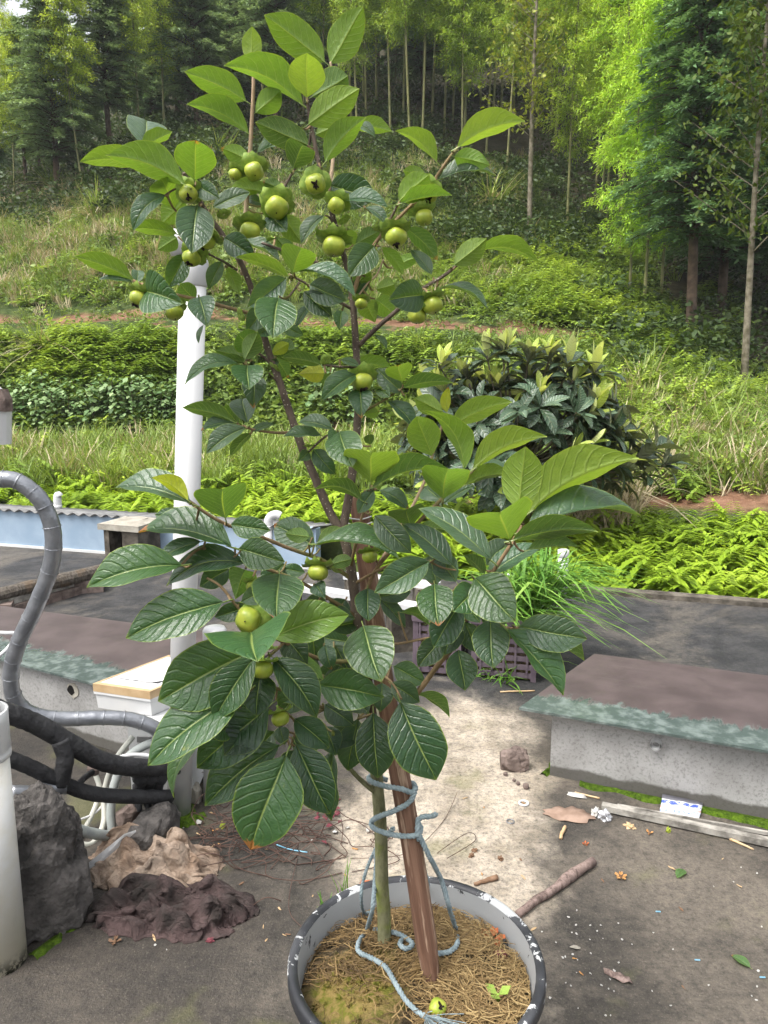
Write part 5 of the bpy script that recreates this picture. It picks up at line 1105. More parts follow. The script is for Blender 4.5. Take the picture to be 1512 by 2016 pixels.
def build_loquat():
    r = np.random.default_rng(3); Y0 = 6.75; ct = P(1015, 850, Y0); base = Vector((P(1000, 1000, Y0).x, Y0, float(H(np.array([.95]), np.array([Y0]))[0])-.05))
    root = empty('loquat_tree', base, 'dark glossy loquat shrub with pale new leaves beyond the roof edge', 'tree')
    LM = [loq_leaf(.07, M['loq']), loq_leaf(.13, M['loq']), loq_leaf(.02, M['loq'])]; LY = [loq_leaf(.05, M['loq_y']), loq_leaf(-.03, M['loq_y'])]
    tips = []
    for i in range(150):
        az = r.uniform(0, 6.283); el = math.asin(r.uniform(-.55, 1.0)); k = r.uniform(.72, 1.04) if i < 125 else r.uniform(.4, .7)
        p = Vector((ct.x+.98*k*math.cos(az)*math.cos(el), ct.y+.75*k*math.sin(az)*math.cos(el), ct.z-.1+.72*k*math.sin(el)+.05*r.normal()))
        tips.append((p, (p-ct+Vector((0, 0, .5))).normalized(), el))
    for q in ((1290, 880), (1255, 905), (1310, 910), (1235, 860), (1270, 930), (1225, 940)): p = P(q[0], q[1], Y0-.1); tips.append((p, Vector((.6, -.1, .6)).normalized(), .3))
    for q in ((990, 690), (1040, 705), (960, 700), (1120, 715), (1080, 700), (870, 715), (1170, 730), (1000, 680)): p = P(q[0], q[1], Y0-.25); tips.append((p, Vector((.1*r.normal(), -.1, 1)).normalized(), 1.2))
    leaves = []
    for p, d, el in tips:
        top = p.z > ct.z+.28; ny = 6 if (top and r.uniform() < .9) else (3 if r.uniform() < .4 else 0); n = r.integers(9, 13); s = d.orthogonal().normalized(); e = d.cross(s); L0 = r.uniform(.20, .30)
        for k in range(n+ny):
            yng = k >= n; a = k*2.4+r.uniform(-.3, .3); tilt = (r.uniform(.15, .75) if yng else r.uniform(.7, 1.75)); h = s*math.cos(a)+e*math.sin(a)
            D = (d*math.cos(tilt)+h*math.sin(tilt)); D.z -= .12*(not yng); D.normalize(); Z = (d-D*d.dot(D)); Z = Z.normalized() if Z.length > .01 else h; X = D.cross(Z); L = L0*(r.uniform(.6, .95) if yng else r.uniform(.75, 1.15)); W = L*(.30 if yng else .33)
            b = p-d*(.06*(1-k/(n+ny))); Mx = Matrix(((X.x*W, D.x*L, Z.x*L, b.x), (X.y*W, D.y*L, Z.y*L, b.y), (X.z*W, D.z*L, Z.z*L, b.z), (0, 0, 0, 1)))
            leaves.append((b.y+.35*tilt-(.5 if yng else 0)-.15*p.z, Mx, yng, r.uniform(.75, 1.25) if yng else r.uniform(.9, 2.1)))
    leaves.sort(key=lambda q: q[0])
    for (_, Mx, yng, c) in leaves[:300]:
        o = link('leaf', (LY if yng else LM)[r.integers(0, 2)]); o.matrix_basis = Mx; adopt(o, root); o.color = (c, c, c, 1)
    V, Q, T = [], [], []; mb = {False: MB(), True: MB()}
    for (_, Mx, yng, c) in leaves[300:]:
        me = (LY if yng else LM)[r.integers(0, 2)]; mb[yng].add([Mx@v.co for v in me.vertices], [tuple(f.vertices) for f in me.polygons], [((i % 3)*.5, 0.1+.8*(i//3)/8) for i in range(len(me.vertices))])
    for yng in (False, True):
        if mb[yng].v: o = mb[yng].build('young_leaves' if yng else 'inner_leaves', M['loq_y'] if yng else M['loq'], root, True); o['kind'] = 'stuff'
    m = MB(); m.tube([base, base+Vector((.03, 0, .4)), Vector((ct.x-.05, Y0, ct.z-.5)), Vector((ct.x, Y0, ct.z-.1))], [.05, .045, .04, .03], 10, res=4); m.build('trunk', M['grey_trunk'], root, True)
    fk = Vector((ct.x, Y0, ct.z-.35))
    for i, (p, d, el) in enumerate(tips):
        if i % 2 == 0 or i > 149:
            m = MB(); md = fk.lerp(p, .55)-Vector((0, 0, .06)); m.tube([fk, md, p-d*.05, p], [.016, .011, .007, .005], 6, res=3); m.build('branch', M['grey_trunk'], root, True)
build_loquat()

# ================================================================ tub, soil, mulch
PC = Vector((.063, 1.345, 0)); ZR = .424
pot = empty('plant_tub', PC, 'large round black plastic tub with flaking white paint on its rim', 'plant tub')
m = MB(); m.lathe(PC, [(0, .002), (.185, .002), (.192, .01), (.228, .33), (.2285, .345), (.236, .352), (.238, .366), (.2395, .388)], 72, wob=.006); m.build('body', M['pot'], pot, True)
m = MB(); m.lathe(PC, [(.2398, .386), (.250, .388), (.253, .396), (.253, ZR-.008), (.249, ZR-.001), (.243, ZR), (.2365, ZR-.002), (.233, ZR-.007)], 72, wob=.006); m.build('rim', M['pot'], pot, True)
m = MB(); m.lathe(PC, [(.2331, ZR-.007), (.231, ZR-.03), (.226, .33), (.21, .2)], 72, wob=.006); m.build('inner_wall', M['pot_in'], pot, True)
def soil_z(x, y):
    dx, dy = x-PC.x, y-PC.y; r = math.hypot(dx, dy)/.227
    return .352+.045*max(0, 1-r*r)+.012*mnoise.noise(Vector((x*14, y*14, 0)))+.006*mnoise.noise(Vector((x*45, y*45, 3)))+.022*math.exp(-((x+.05)**2+(y-1.23)**2)/.006)
V, F = [(PC.x, PC.y, soil_z(PC.x, PC.y))], []; NR, NA = 34, 84
for i in range(1, NR+1):
    for k in range(NA):
        a = 6.2832*k/NA; r = .2285*i/NR; x, y = PC.x+r*math.cos(a), PC.y+r*math.sin(a); V.append((x, y, soil_z(x, y)))
F += [(0, 1+k, 1+(k+1) % NA) for k in range(NA)]
for i in range(NR-1):
    for k in range(NA): F.append((1+i*NA+k, 1+(i+1)*NA+k, 1+(i+1)*NA+(k+1) % NA, 1+i*NA+(k+1) % NA))
m = MB(); m.add(V, F); m.build('soil', M['soil'], pot, True)
def straw():
    r = np.random.default_rng(21); n = 7000; a = r.uniform(0, 6.283, n); rad = .222*np.sqrt(r.uniform(0, 1, n)); x = PC.x+rad*np.cos(a); y = PC.y+rad*np.sin(a)
    # the mossy crumbly mound at the left front stays bare
    bare = ((x+.05)**2/.012+(y-1.21)**2/.016 < 1) & (r.uniform(0, 1, n) < .88); x, y = x[~bare], y[~bare]; k = (vnoise(x, y, .035, 2)+r.normal(0, .45, len(x))+2.2*(x-PC.x)) > -.12; x, y = x[k], y[k]; n = len(x)
    sw = vnoise(x, y, .045)*2.2+r.normal(0, .7, n); L = r.uniform(.015, .075, n); z = np.array([soil_z(u, v) for u, v in zip(x, y)])+r.uniform(.001, .014, n); W = r.uniform(.0005, .0011, n); bend = r.normal(0, .018, n); tilt = r.normal(0, .16, n); vs = []
    for s in (-.5, -.17, .17, .5):
        cx = x+np.cos(sw)*L*s-np.sin(sw)*bend*(1-4*s*s); cy = y+np.sin(sw)*L*s+np.cos(sw)*bend*(1-4*s*s); cz = z+tilt*L*s+.004*(1-4*s*s)
        k = np.minimum(1, .224/np.maximum(1e-6, np.hypot(cx-PC.x, cy-PC.y))); cx = PC.x+(cx-PC.x)*k; cy = PC.y+(cy-PC.y)*k
        ox, oy = -np.sin(sw)*W, np.cos(sw)*W; vs += [np.stack([cx-ox, cy-oy, cz], -1), np.stack([cx+ox, cy+oy, cz+W*.6], -1)]
    V = np.stack(vs, 1).reshape(-1, 3); o = (np.arange(n)*8)[:, None]; Q = np.concatenate([o+np.array([[i, i+1, i+3, i+2]]) for i in (0, 2, 4)]); pale = np.clip(.45+1.6*(x-PC.x)+r.normal(0, .25, n), 0, 1)
    ob = link('straw_mulch', bigmesh('straw_mulch', V, Q, np.repeat(pale, 8), M['straw'])); tag(ob, 'dry straw mulch spread over the soil in the tub', None, None, 'stuff')
straw()
def on_soil(px, py, h=.0):
    p = G(px, py, .39)
    for _ in range(4): p = G(px, py, soil_z(p.x, p.y)+h*1.0)
    return p
for i in range(110):
    r_ = random.Random(i); p = on_soil(r_.gauss(690, 42), r_.gauss(1915, 42)); q = (p.xy-PC.xy).length
    if q < .21: crumple('soil_crumb', p-Vector((0, 0, .003)), r_.uniform(.003, .0075), M['soil'], 'small crumb of soil on the mossy mound in the tub', 'soil crumb', i*1.3, 'soil crumbs on the mossy mound', 1.2)
flower(on_soil(968, 1850, .012), .028, M['rust'], 'rusty orange withered flower on the straw in the tub', 5)
def fix_flower_z(root_name, z): pass
for i, (x, y) in enumerate(((892, 1782), (905, 1770), (860, 1790), (612, 1850), (640, 1800), (985, 1885), (720, 1745))): crumple('dead_leaf', on_soil(x, y), .014, [M['rust'], M['brownleaf'], M['maroon']][i % 3], ['rusty bit of flower behind the stake', 'brown curled dead leaf near the back of the rim', 'maroon dead leaf right behind the stake', 'rusty leaf bit at the tub wall', 'brown dead leaf left of the trunk', 'maroon bit beside the rusty flower', 'rusty bit behind the trunk'][i], 'leaf', i*1.9, None, .6)
# weeds in the tub
def pot_weed(px, py, n, L, label, seed, spread=.35):
    V, Q, T = grass_clump(seed, n, .012, L, .0035, spread, .25); o = link('grass_seedling', bigmesh('grass_seedling', V, Q, T, M['grass_g'])); o.location = on_soil(px, py); tag(o, label, 'weed')
pot_weed(678, 1752, 12, .10, 'slim green grass seedling inside the back of the tub rim', 1, .25)
pot_weed(640, 1778, 8, .05, 'short pale grass seedling at the tub rim', 2, .8)
for k, (px, py, lab) in enumerate(((980, 1975, 'yellow green sprout at the front of the tub'),)):
    p = on_soil(px, py); root = empty('sprout', p, lab, 'sprout'); m = MB(); m.tube([p, p+Vector((.0, 0, .02))], .003, 6); m.build('stem', M['calyx'], root)
    for a in (.3, 2.6, 4.2):
        d_ = Vector((math.cos(a), math.sin(a), .5)).normalized(); e = Vector((-math.sin(a), math.cos(a), 0)); b = p+Vector((0, 0, .018)); m = MB(); m.add([b, b+d_*.016+e*.011, b+d_*.030, b+d_*.016-e*.011, b+d_*.017+Vector((0, 0, -.003))], [(0, 4, 1), (1, 4, 2), (2, 4, 3), (3, 4, 0)]); m.build('leaf', M['calyx'], root, True)

# ================================================================ wooden stake
st_a = on_soil(850, 1928); st_b = P(704, 985, 1.47); ax = (st_b-st_a); root = empty('wooden_stake', st_a, 'reddish brown split wooden stake tied to the persimmon trunk', 'stake')
pts = [st_a-ax.normalized()*.06]+[st_a+ax*f+Vector((math.sin(f*7)*.003, 0, 0)) for f in np.linspace(0, 1, 14)]
m = MB(); V, F = [], []; e1 = ax.normalized().orthogonal().normalized(); e2 = ax.normalized().cross(e1); n = 18
for i, p in enumerate(pts):
    f = i/(len(pts)-1); r = .0215-.0035*f
    if i == 1: r = .0155
    if i == 0: r = .010
    for k in range(n):
        a = 6.2832*k/n; rr = r*(1+.05*math.sin(3*a+f*2)+.05*mnoise.noise(Vector((math.cos(a)*2, math.sin(a)*2, f*6)))); V.append(p+(e1*math.cos(a)+e2*math.sin(a))*rr)
for i in range(len(pts)-1):
    for k in range(n): F.append((i*n+k, i*n+(k+1) % n, (i+1)*n+(k+1) % n, (i+1)*n+k))
top = [Vector(V[-n+k])+ax.normalized()*random.uniform(-.01, .02) for k in range(n)]; b0 = len(V); V += top; F += [((len(pts)-1)*n+k, (len(pts)-1)*n+(k+1) % n, b0+(k+1) % n, b0+k) for k in range(n)]; V.append(sum(top, Vector())/n); F += [(b0+k, b0+(k+1) % n, len(V)-1) for k in range(n)]
rotm = Matrix((e1, e2, ax.normalized())).to_4x4().transposed(); wm = Matrix.Translation(st_a)@rotm; wi = wm.inverted()
m.add([wi@Vector(v) for v in V], F); o = m.build('shaft', M['stake'], None, True); o.matrix_basis = wm; adopt(o, root)
for k in range(3):
    a = st_a+ax*(.965-.012*k)+Vector((0, -.024, 0)); m = MB(); m.tube([a-Vector((.025, -.02, .0)), a, a+Vector((.022, .012, .004))], .0013, 5, False, res=4); m.build('binding_wire', M['pvc'], root, True)

# ================================================================ rope
def rope(pts, label, r=.0052, fray=False):
    q, _ = spline(pts, r, 10); out = [q[0]]
    for p in q[1:]:
        if (p-out[-1]).length > .0035: out.append(p)
    root = empty('rope', out[0], label, 'rope'); up = None; acc = 0; strands = [[], [], []]
    for i, p in enumerate(out):
        d_ = (out[min(i+1, len(out)-1)]-out[max(i-1, 0)]).normalized()
        if up is None: up = d_.orthogonal().normalized()
        up = (up-d_*up.dot(d_)).normalized(); e = d_.cross(up)
        if i: acc += (p-out[i-1]).length
        for s in range(3): a = acc/.024*6.2832+s*2.0944; strands[s].append(p+(up*math.cos(a)+e*math.sin(a))*r*.55)
    for s in range(3):
        m = MB(); m.tube(strands[s], r*.58, 6); m.build('strand', M['rope'], root, True)
    if fray:
        d_ = (out[-1]-out[-4]).normalized(); m = MB()
        for k in range(46):
            v = Vector((random.gauss(0, .30), random.gauss(0, .30), random.gauss(-.05, .12))); a = out[-1]; L = random.uniform(.03, .075); b = a+(d_+v)*L; b.z = max(b.z, soil_z(b.x, b.y)+.002); m.tube([a, a.lerp(b, .5)+v*.004, b], .0007, 4, False)
        f = m.build('frayed_end', M['rope'], root); f['kind'] = 'stuff'
    return root
YT = 1.42
def stake_y(py):
    lo, hi = 0.0, 1.0
    for _ in range(30):
        md = (lo+hi)/2; q = st_a+ax*md; yy = 1008-FPX*((q.y*SP+(q.z-EYE)*CP)/(q.y*CP-(q.z-EYE)*SP)); lo, hi = (md, hi) if yy > py else (lo, md)
    q = st_a+ax*lo; return q.y, 756+FPX*q.x/(q.y*CP-(q.z-EYE)*SP)
def RP(*L):
    out = []
    for x, y, Y in L:
        sy, sx = stake_y(y)
        if abs(x-sx) < 34: Y = min(Y, sy-.0255+.0009*max(0, abs(x-sx)-16)) if Y < 1.40 else max(Y, sy+.03)
        out.append(P(x, y, Y))
    return out
rope(RP((762, 1536, 1.46), (742, 1528, 1.455), (728, 1529, 1.43), (730, 1538, 1.395), (760, 1548, 1.365), (790, 1553, 1.352), (810, 1560, 1.365), (818, 1552, 1.39), (812, 1541, 1.40), (817, 1556, 1.375), (806, 1579, 1.352), (776, 1596, 1.352), (745, 1608, 1.375), (731, 1618, 1.40), (736, 1630, 1.38), (760, 1640, 1.36), (795, 1646, 1.345), (820, 1644, 1.36), (829, 1632, 1.38), (822, 1618, 1.37), (830, 1609, 1.36), (848, 1607, 1.36), (860, 1602, 1.35)), 'blue grey twisted rope lashed round the trunk and the stake')
rope(RP((824, 1618, 1.37), (822, 1635, 1.36), (828, 1650, 1.365), (846, 1688, 1.375), (868, 1730, 1.38), (884, 1785, 1.375))+[on_soil(898, 1830, .012), on_soil(901, 1855, .020), on_soil(888, 1872, .018), on_soil(866, 1877, .018), on_soil(852, 1876, .018)], 'loop of blue grey rope hanging right of the stake onto the straw')
rope(RP((775, 1630, 1.44), (742, 1668, 1.45), (741, 1700, 1.44), (738, 1740, 1.42), (733, 1790, 1.38))+[on_soil(722, 1830, .012), on_soil(706, 1855, .020), on_soil(707, 1874, .018), on_soil(735, 1888, .018), on_soil(760, 1905, .018), on_soil(778, 1935, .018), on_soil(798, 1968, .018), on_soil(822, 1992, .018), on_soil(840, 2002, .018)], 'rope tail trailing over the straw to a frayed end', .0050, True)
rope(RP((770, 1640, 1.45), (738, 1675, 1.46), (716, 1730, 1.47), (711, 1768, 1.465))+[on_soil(716, 1795, .020), on_soil(728, 1796, .018)], 'thin rope loop hanging left of the trunk', .0038)
rope(RP((824, 1650, 1.38), (820, 1680, 1.42), (836, 1715, 1.45), (842, 1740, 1.46))+[on_soil(838, 1752, .018)], 'short rope length behind the stake', .0045)
rope([on_soil(736, 1830, .020), on_soil(768, 1834, .020), on_soil(792, 1842, .018), on_soil(812, 1858, .018), on_soil(800, 1868, .018), on_soil(787, 1858, .018), on_soil(795, 1848, .012)], 'coil of blue grey rope round the trunk foot', .0050)

# ================================================================ the persimmon
tree_base = on_soil(757, 1858)
pers = empty('persimmon_tree', tree_base, 'young potted persimmon tree with green fruit and large glossy leaves', 'tree')
SAMP = []                                # samples along the branches: px, py, Y
def limb(name, pts, d0, d1, mat, res=6, n=10, parent=None, node=.0):
    """pts: (px, py, Y); d0, d1: thickness in pixels at the ends"""
    w = [P(*p) for p in pts]; k = len(w); rad = [max(.0014, .5*(d0+(d1-d0)*i/(k-1))*mpp(pts[i][0], pts[i][1], pts[i][2])) for i in range(k)]
    q, rr = spline(w, rad, res); rr = [r*(1+.07*mnoise.noise(Vector((i*.6, d0, 0)))+(node if i % 9 == 0 else 0)) for i, r in enumerate(rr)]
    m = MB(); m.tube(q, rr, n); o = m.build(name, mat, parent or pers, True)
    for i in range(k-1):
        for j in range(8):
            f = j/8; SAMP.append(tuple(pts[i][c]*(1-f)+pts[i+1][c]*f for c in range(3)))
    SAMP.append(tuple(pts[-1])); return o
tb = tree_base.y
limb('trunk', [(757, 1866, tb), (756, 1800, tb), (752, 1740, 1.418), (750, 1640, 1.42), (744, 1560, 1.42), (738, 1490, 1.42)], 27, 24, M['bark_low'], n=16, node=.03)
limb('trunk', [(738, 1492, 1.42), (730, 1400, 1.42), (718, 1310, 1.42), (704, 1220, 1.42), (694, 1140, 1.42), (684, 1085, 1.42), (672, 1042, 1.42)], 23, 19, M['bark_up'], n=14, node=.04)
limb('branch', [(672, 1044, 1.42), (650, 1010, 1.42), (620, 940, 1.42), (596, 885, 1.42), (570, 810, 1.42), (548, 745, 1.42), (525, 680, 1.42), (510, 620, 1.42), (492, 560, 1.42), (470, 510, 1.42), (440, 465, 1.42), (415, 430, 1.41), (395, 398, 1.40), (372, 360, 1.38), (362, 340, 1.37)], 18, 7, M['bark_up'], n=12, node=.05)
limb('branch', [(674, 1046, 1.42), (688, 970, 1.43), (700, 880, 1.43), (705, 800, 1.43), (703, 720, 1.43), (698, 640, 1.43), (692, 575, 1.43), (680, 515, 1.43), (662, 450, 1.43), (648, 400, 1.43), (630, 330, 1.44), (615, 260, 1.44), (606, 205, 1.44), (603, 180, 1.44)], 18, 6, M['bark_up'], n=12, node=.05)
TW = [ # upper twigs
 ([(478, 540, 1.44), (482, 450, 1.47), (489, 350, 1.48), (495, 250, 1.48), (499, 170, 1.48), (497, 122, 1.48)], 11, 6, 'twig_pale'),
 ([(645, 390, 1.44), (655, 320, 1.50), (658, 240, 1.52), (654, 160, 1.52), (651, 122, 1.52)], 8, 5, 'twig_pale'),
 ([(612, 262, 1.44), (606, 290, 1.45), (578, 336, 1.46), (556, 376, 1.46)], 5, 5, 'bark_up'),
 ([(692, 590, 1.43), (715, 520, 1.42), (735, 485, 1.40), (757, 456, 1.39), (790, 424, 1.38), (845, 366, 1.37), (888, 306, 1.36), (903, 288, 1.36)], 9, 5, 'twig'),
 ([(757, 456, 1.39), (772, 425, 1.37), (788, 393, 1.36)], 6, 4, 'bark_up'),
 ([(700, 590, 1.43), (722, 560, 1.45), (742, 540, 1.46), (755, 510, 1.46)], 4, 3, 'twig_pale'),
 ([(705, 682, 1.43), (740, 647, 1.41), (790, 604, 1.39), (830, 570, 1.38), (872, 544, 1.37), (905, 518, 1.36), (928, 502, 1.36)], 10, 5, 'bark_up'),
 ([(684, 552, 1.43), (640, 525, 1.42), (575, 500, 1.40), (515, 478, 1.39)], 8, 5, 'bark_up'),
 ([(693, 608, 1.43), (650, 585, 1.41), (615, 565, 1.39), (570, 540, 1.38)], 7, 4, 'bark_up'),
 ([(590, 556, 1.385), (578, 572, 1.37), (570, 583, 1.36)], 5, 4, 'bark_up'),
 ([(512, 622, 1.42), (450, 606, 1.40), (400, 592, 1.39), (345, 580, 1.37), (300, 568, 1.36), (262, 552, 1.35)], 8, 5, 'twig'),
 ([(466, 532, 1.42), (440, 515, 1.40), (398, 494, 1.38)], 6, 4, 'bark_up'),
 ([(372, 362, 1.38), (345, 372, 1.38), (325, 384, 1.37)], 5, 3, 'bark_up'), ([(380, 375, 1.385), (384, 360, 1.37), (385, 352, 1.36)], 4, 3, 'bark_up'), ([(362, 350, 1.37), (330, 330, 1.38), (285, 300, 1.40)], 5, 3, 'twig'),
 ([(540, 725, 1.42), (518, 702, 1.41), (498, 692, 1.40), (484, 712, 1.38)], 6, 4, 'bark_up'), ([(552, 758, 1.42), (536, 742, 1.41), (530, 735, 1.40)], 4, 3, 'bark_up'),
 ([(582, 850, 1.42), (545, 852, 1.40), (500, 846, 1.38), (480, 838, 1.37)], 6, 4, 'twig'), ([(602, 895, 1.42), (612, 885, 1.40), (640, 860, 1.38), (662, 850, 1.36)], 5, 4, 'bark_up'),
 ([(704, 722, 1.43), (670, 722, 1.42), (634, 718, 1.41)], 5, 4, 'bark_up'), ([(704, 815, 1.43), (735, 800, 1.42), (765, 782, 1.41), (792, 762, 1.40)], 6, 4, 'twig'),
 ([(662, 452, 1.43), (650, 430, 1.42), (640, 424, 1.41)], 5, 3, 'bark_up'),
 # lower branches
 ([(692, 1140, 1.42), (660, 1118, 1.40), (627, 1100, 1.37), (565, 1078, 1.32), (517, 1058, 1.28), (465, 1040, 1.25), (421, 1020, 1.22), (375, 988, 1.20), (366, 980, 1.195)], 9, 6, 'twig'),
 ([(704, 1215, 1.42), (650, 1180, 1.38), (590, 1145, 1.34), (525, 1120, 1.30), (485, 1108, 1.27), (440, 1095, 1.25), (395, 1080, 1.23), (357, 1112, 1.20)], 8, 5, 'twig'),
 ([(716, 1300, 1.42), (640, 1300, 1.36), (560, 1265, 1.28), (500, 1228, 1.23), (472, 1200, 1.21), (435, 1155, 1.20), (407, 1138, 1.20)], 9, 5, 'twig'),
 ([(690, 1120, 1.42), (697, 1085, 1.39), (711, 1022, 1.36), (732, 957, 1.34)], 7, 5, 'twig'),
 ([(706, 1225, 1.42), (735, 1130, 1.40), (798, 1055, 1.36), (871, 981, 1.33), (912, 942, 1.32), (935, 922, 1.31)], 9, 6, 'twig'),
 ([(738, 1125, 1.40), (794, 1029, 1.44), (818, 985, 1.46), (842, 933, 1.47), (852, 893, 1.47), (878, 815, 1.46)], 7, 5, 'twig_pale'),
 ([(742, 1470, 1.42), (780, 1410, 1.40), (820, 1366, 1.37), (868, 1302, 1.33), (905, 1258, 1.30), (915, 1192, 1.26), (960, 1140, 1.22), (1007, 1070, 1.19), (1030, 1032, 1.18)], 13, 7, 'twig'),
 ([(912, 1200, 1.265), (880, 1172, 1.29), (855, 1153, 1.30), (828, 1130, 1.31)], 6, 4, 'twig'), ([(910, 1225, 1.28), (945, 1212, 1.25), (1000, 1236, 1.21), (1022, 1234, 1.20)], 6, 4, 'twig'),
 ([(708, 1262, 1.42), (773, 1268, 1.38), (832, 1258, 1.34), (868, 1252, 1.31)], 6, 4, 'twig'), ([(720, 1330, 1.42), (745, 1328, 1.38), (770, 1342, 1.35), (790, 1375, 1.31)], 6, 4, 'twig'), ([(716, 1290, 1.42), (712, 1250, 1.37), (716, 1232, 1.34)], 5, 4, 'twig'),
 ([(742, 1562, 1.42), (715, 1540, 1.40), (690, 1514, 1.38), (668, 1480, 1.35), (655, 1440, 1.33)], 11, 6, 'bark_low'), ([(728, 1385, 1.42), (690, 1392, 1.38), (640, 1395, 1.33), (590, 1430, 1.27), (572, 1470, 1.24)], 9, 5, 'twig'),
 ([(640, 1396, 1.33), (590, 1372, 1.28), (530, 1350, 1.22), (495, 1340, 1.20), (480, 1360, 1.19)], 7, 5, 'twig'), ([(560, 1265, 1.28), (535, 1288, 1.24), (512, 1310, 1.22), (503, 1290, 1.21)], 6, 4, 'twig'), ([(728, 1395, 1.42), (715, 1405, 1.37), (706, 1415, 1.35), (735, 1404, 1.34)], 6, 4, 'twig'),
 ([(700, 1180, 1.42), (715, 1165, 1.39), (724, 1156, 1.37)], 5, 3, 'twig'), ([(696, 1150, 1.42), (750, 1120, 1.37), (800, 1100, 1.33), (843, 1104, 1.31)], 6, 4, 'twig'), ([(700, 1350, 1.40), (660, 1350, 1.35), (632, 1348, 1.32)], 5, 4, 'twig')]
for pts, a, b, mk in TW: limb('branch', pts, a, b, M[mk], 5, 8)
SA = np.array(SAMP)

# leaf blades: base, tip, apparent width (survey pixels), seen side, tone, depth shift (cm), form
def leaf_mesh(seed, arch, fold, wave, droop):
    tt = [0, .03, .08, .15, .24, .33, .42, .51, .60, .69, .77, .84, .90, .945, .975, 1.0]; hw = [.03, .12, .25, .42, .60, .74, .86, .95, 1.0, .97, .87, .71, .50, .29, .12, .0]
    tt = [0]+[t for t in tt[1:]]; hh = np.interp(tt, [0, .03, .08, .16, .28, .42, .55, .68, .80, .90, .96, 1.0], [.03, .16, .38, .66, .90, 1.0, .985, .88, .65, .35, .15, .0]); us = [-1, -.78, -.5, -.25, -.08, 0, .08, .25, .5, .78, 1]; r = random.Random(seed); ph = r.uniform(0, 6); V, F, UV = [], [], []; nu = len(us)
    for i, t in enumerate(tt):
        h = hh[i]*.5*(1+.04*math.sin(t*9+ph)); tw = .10*math.sin(t*3+ph)*wave*4
        for u in us:
            s = t*8.5-2.1*abs(u)**1.25+(.45 if u > 0 else 0); q = .0032*(.5-.5*math.cos(6.2832*s))*min(1, abs(u)*3)*(1-abs(u))*3.2
            z = arch*4*t*(1-t)-droop*t*t*t*.4+fold*abs(u)*h*1.0-.018*math.exp(-abs(u)*9)+q+wave*u*u*math.sin(t*13+ph+(2 if u > 0 else 0))*hh[i]+tw*u*h
            V.append((u*h+.03*math.sin(t*4+ph)*t, t, z)); UV.append((.5+u*.5, t))
    for i in range(len(tt)-1):
        for j in range(nu-1): F.append((i*nu+j, i*nu+j+1, i*nu+nu+j+1, i*nu+nu+j))
    m = MB(); m.add(V, F, UV); q = MB(); q.tube([(0, -.11, -.03), (0, -.06, -.022), (0, 0, -.014), (0, .05, -.004)], [.0135, .012, .011, .008], 6); m.add(q.v, q.f, [(.5, .02)]*len(q.v))
    return m.mesh('leaf_blade', M['leaf'], True)
FORMS = {'a': [leaf_mesh(i, .07, .10, .010, .05) for i in range(3)], 'b': [leaf_mesh(10+i, .11, .22, .014, .10) for i in range(3)], 'f': [leaf_mesh(20+i, .06, .30, .014, .05) for i in range(2)], 'd': [leaf_mesh(30+i, .16, .12, .016, .22) for i in range(3)], 'w': [leaf_mesh(40+i, .04, .28, .030, .04) for i in range(2)]}
TONE = {'d': (.019, .054, .024), 'm': (.036, .088, .031), 'l': (.095, .180, .034), 'y': (.27, .33, .025), 'g': (.046, .094, .052), 'L': (.135, .225, .045)}  # l, L include light glowing through upper leaves; g includes a grey sky sheen
CAMP = Vector((0, 0, EYE))
def leaf(bx, by, tx, ty, w, side='u', tone='m', dd=0.0, form=None, rnd=random.Random(4)):
    k = int(np.argmin((SA[:, 0]-bx)**2+(SA[:, 1]-by)**2+((SA[:, 2]-1.3)*120)**2)); sx, sy, sY = SA[k]; Yb = sY+dd*.01
    B = P(bx, by, Yb); T0 = P(tx, ty, Yb); La = (T0-B).length; wa = w*mpp((bx+tx)/2, (by+ty)/2, Yb)
    L3 = max(La*1.03, wa/(.60 if form != 'f' else .66)); dep = math.sqrt(max(0, L3*L3-La*La)); up = ty < by
    sgn = (1 if up else -1) if side == 't' else (-1 if up else 1)
    Yt = Yb+sgn*dep*.9; T = P(tx, ty, Yt); D = (T-B); L = D.length; D.normalize(); v = (CAMP-B.lerp(T, .5)).normalized(); e = v.cross(D).normalized(); f = D.cross(e).normalized()
    Wr = max(wa, .50*L); c = min(1, wa/Wr); th = math.acos(c); best = None
    for s in (1, -1):
        S = e*math.cos(th)+f*math.sin(th)*s; N = S.cross(D).normalized()
        if (N.dot(v) > 0) != (side == 't'): N = -N
        if best is None or N.z > best.z: best = N
    N = best; X = D.cross(N).normalized(); k_ = 1.08 if (side == 't' and by > 1080) else 1.0; Wr *= 1.08*k_; L *= 1.05*k_
    if form is None: form = rnd.choice('aabbdw')
    if form == 'f': Wr *= 1.08
    me = rnd.choice(FORMS[form]); o = link('leaf', me)
    o.matrix_basis = Matrix(((X.x*Wr, D.x*L, N.x*L, B.x), (X.y*Wr, D.y*L, N.y*L, B.y), (X.z*Wr, D.z*L, N.z*L, B.z), (0, 0, 0, 1))); adopt(o, pers)
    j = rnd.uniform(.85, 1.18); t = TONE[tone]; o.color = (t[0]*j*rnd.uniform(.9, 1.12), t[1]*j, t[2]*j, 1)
    a = P(sx, sy, sY); b = B-D*L*.10-N*L*.03
    if (a-b).length > .006:
        m = MB(); m.tube([a, a.lerp(b, .55)+Vector((0, 0, -.004)), b], [.0022, .0018, .0017], 6, False, res=3); p = m.build('petiole', M['twig'], o, True)
    return o
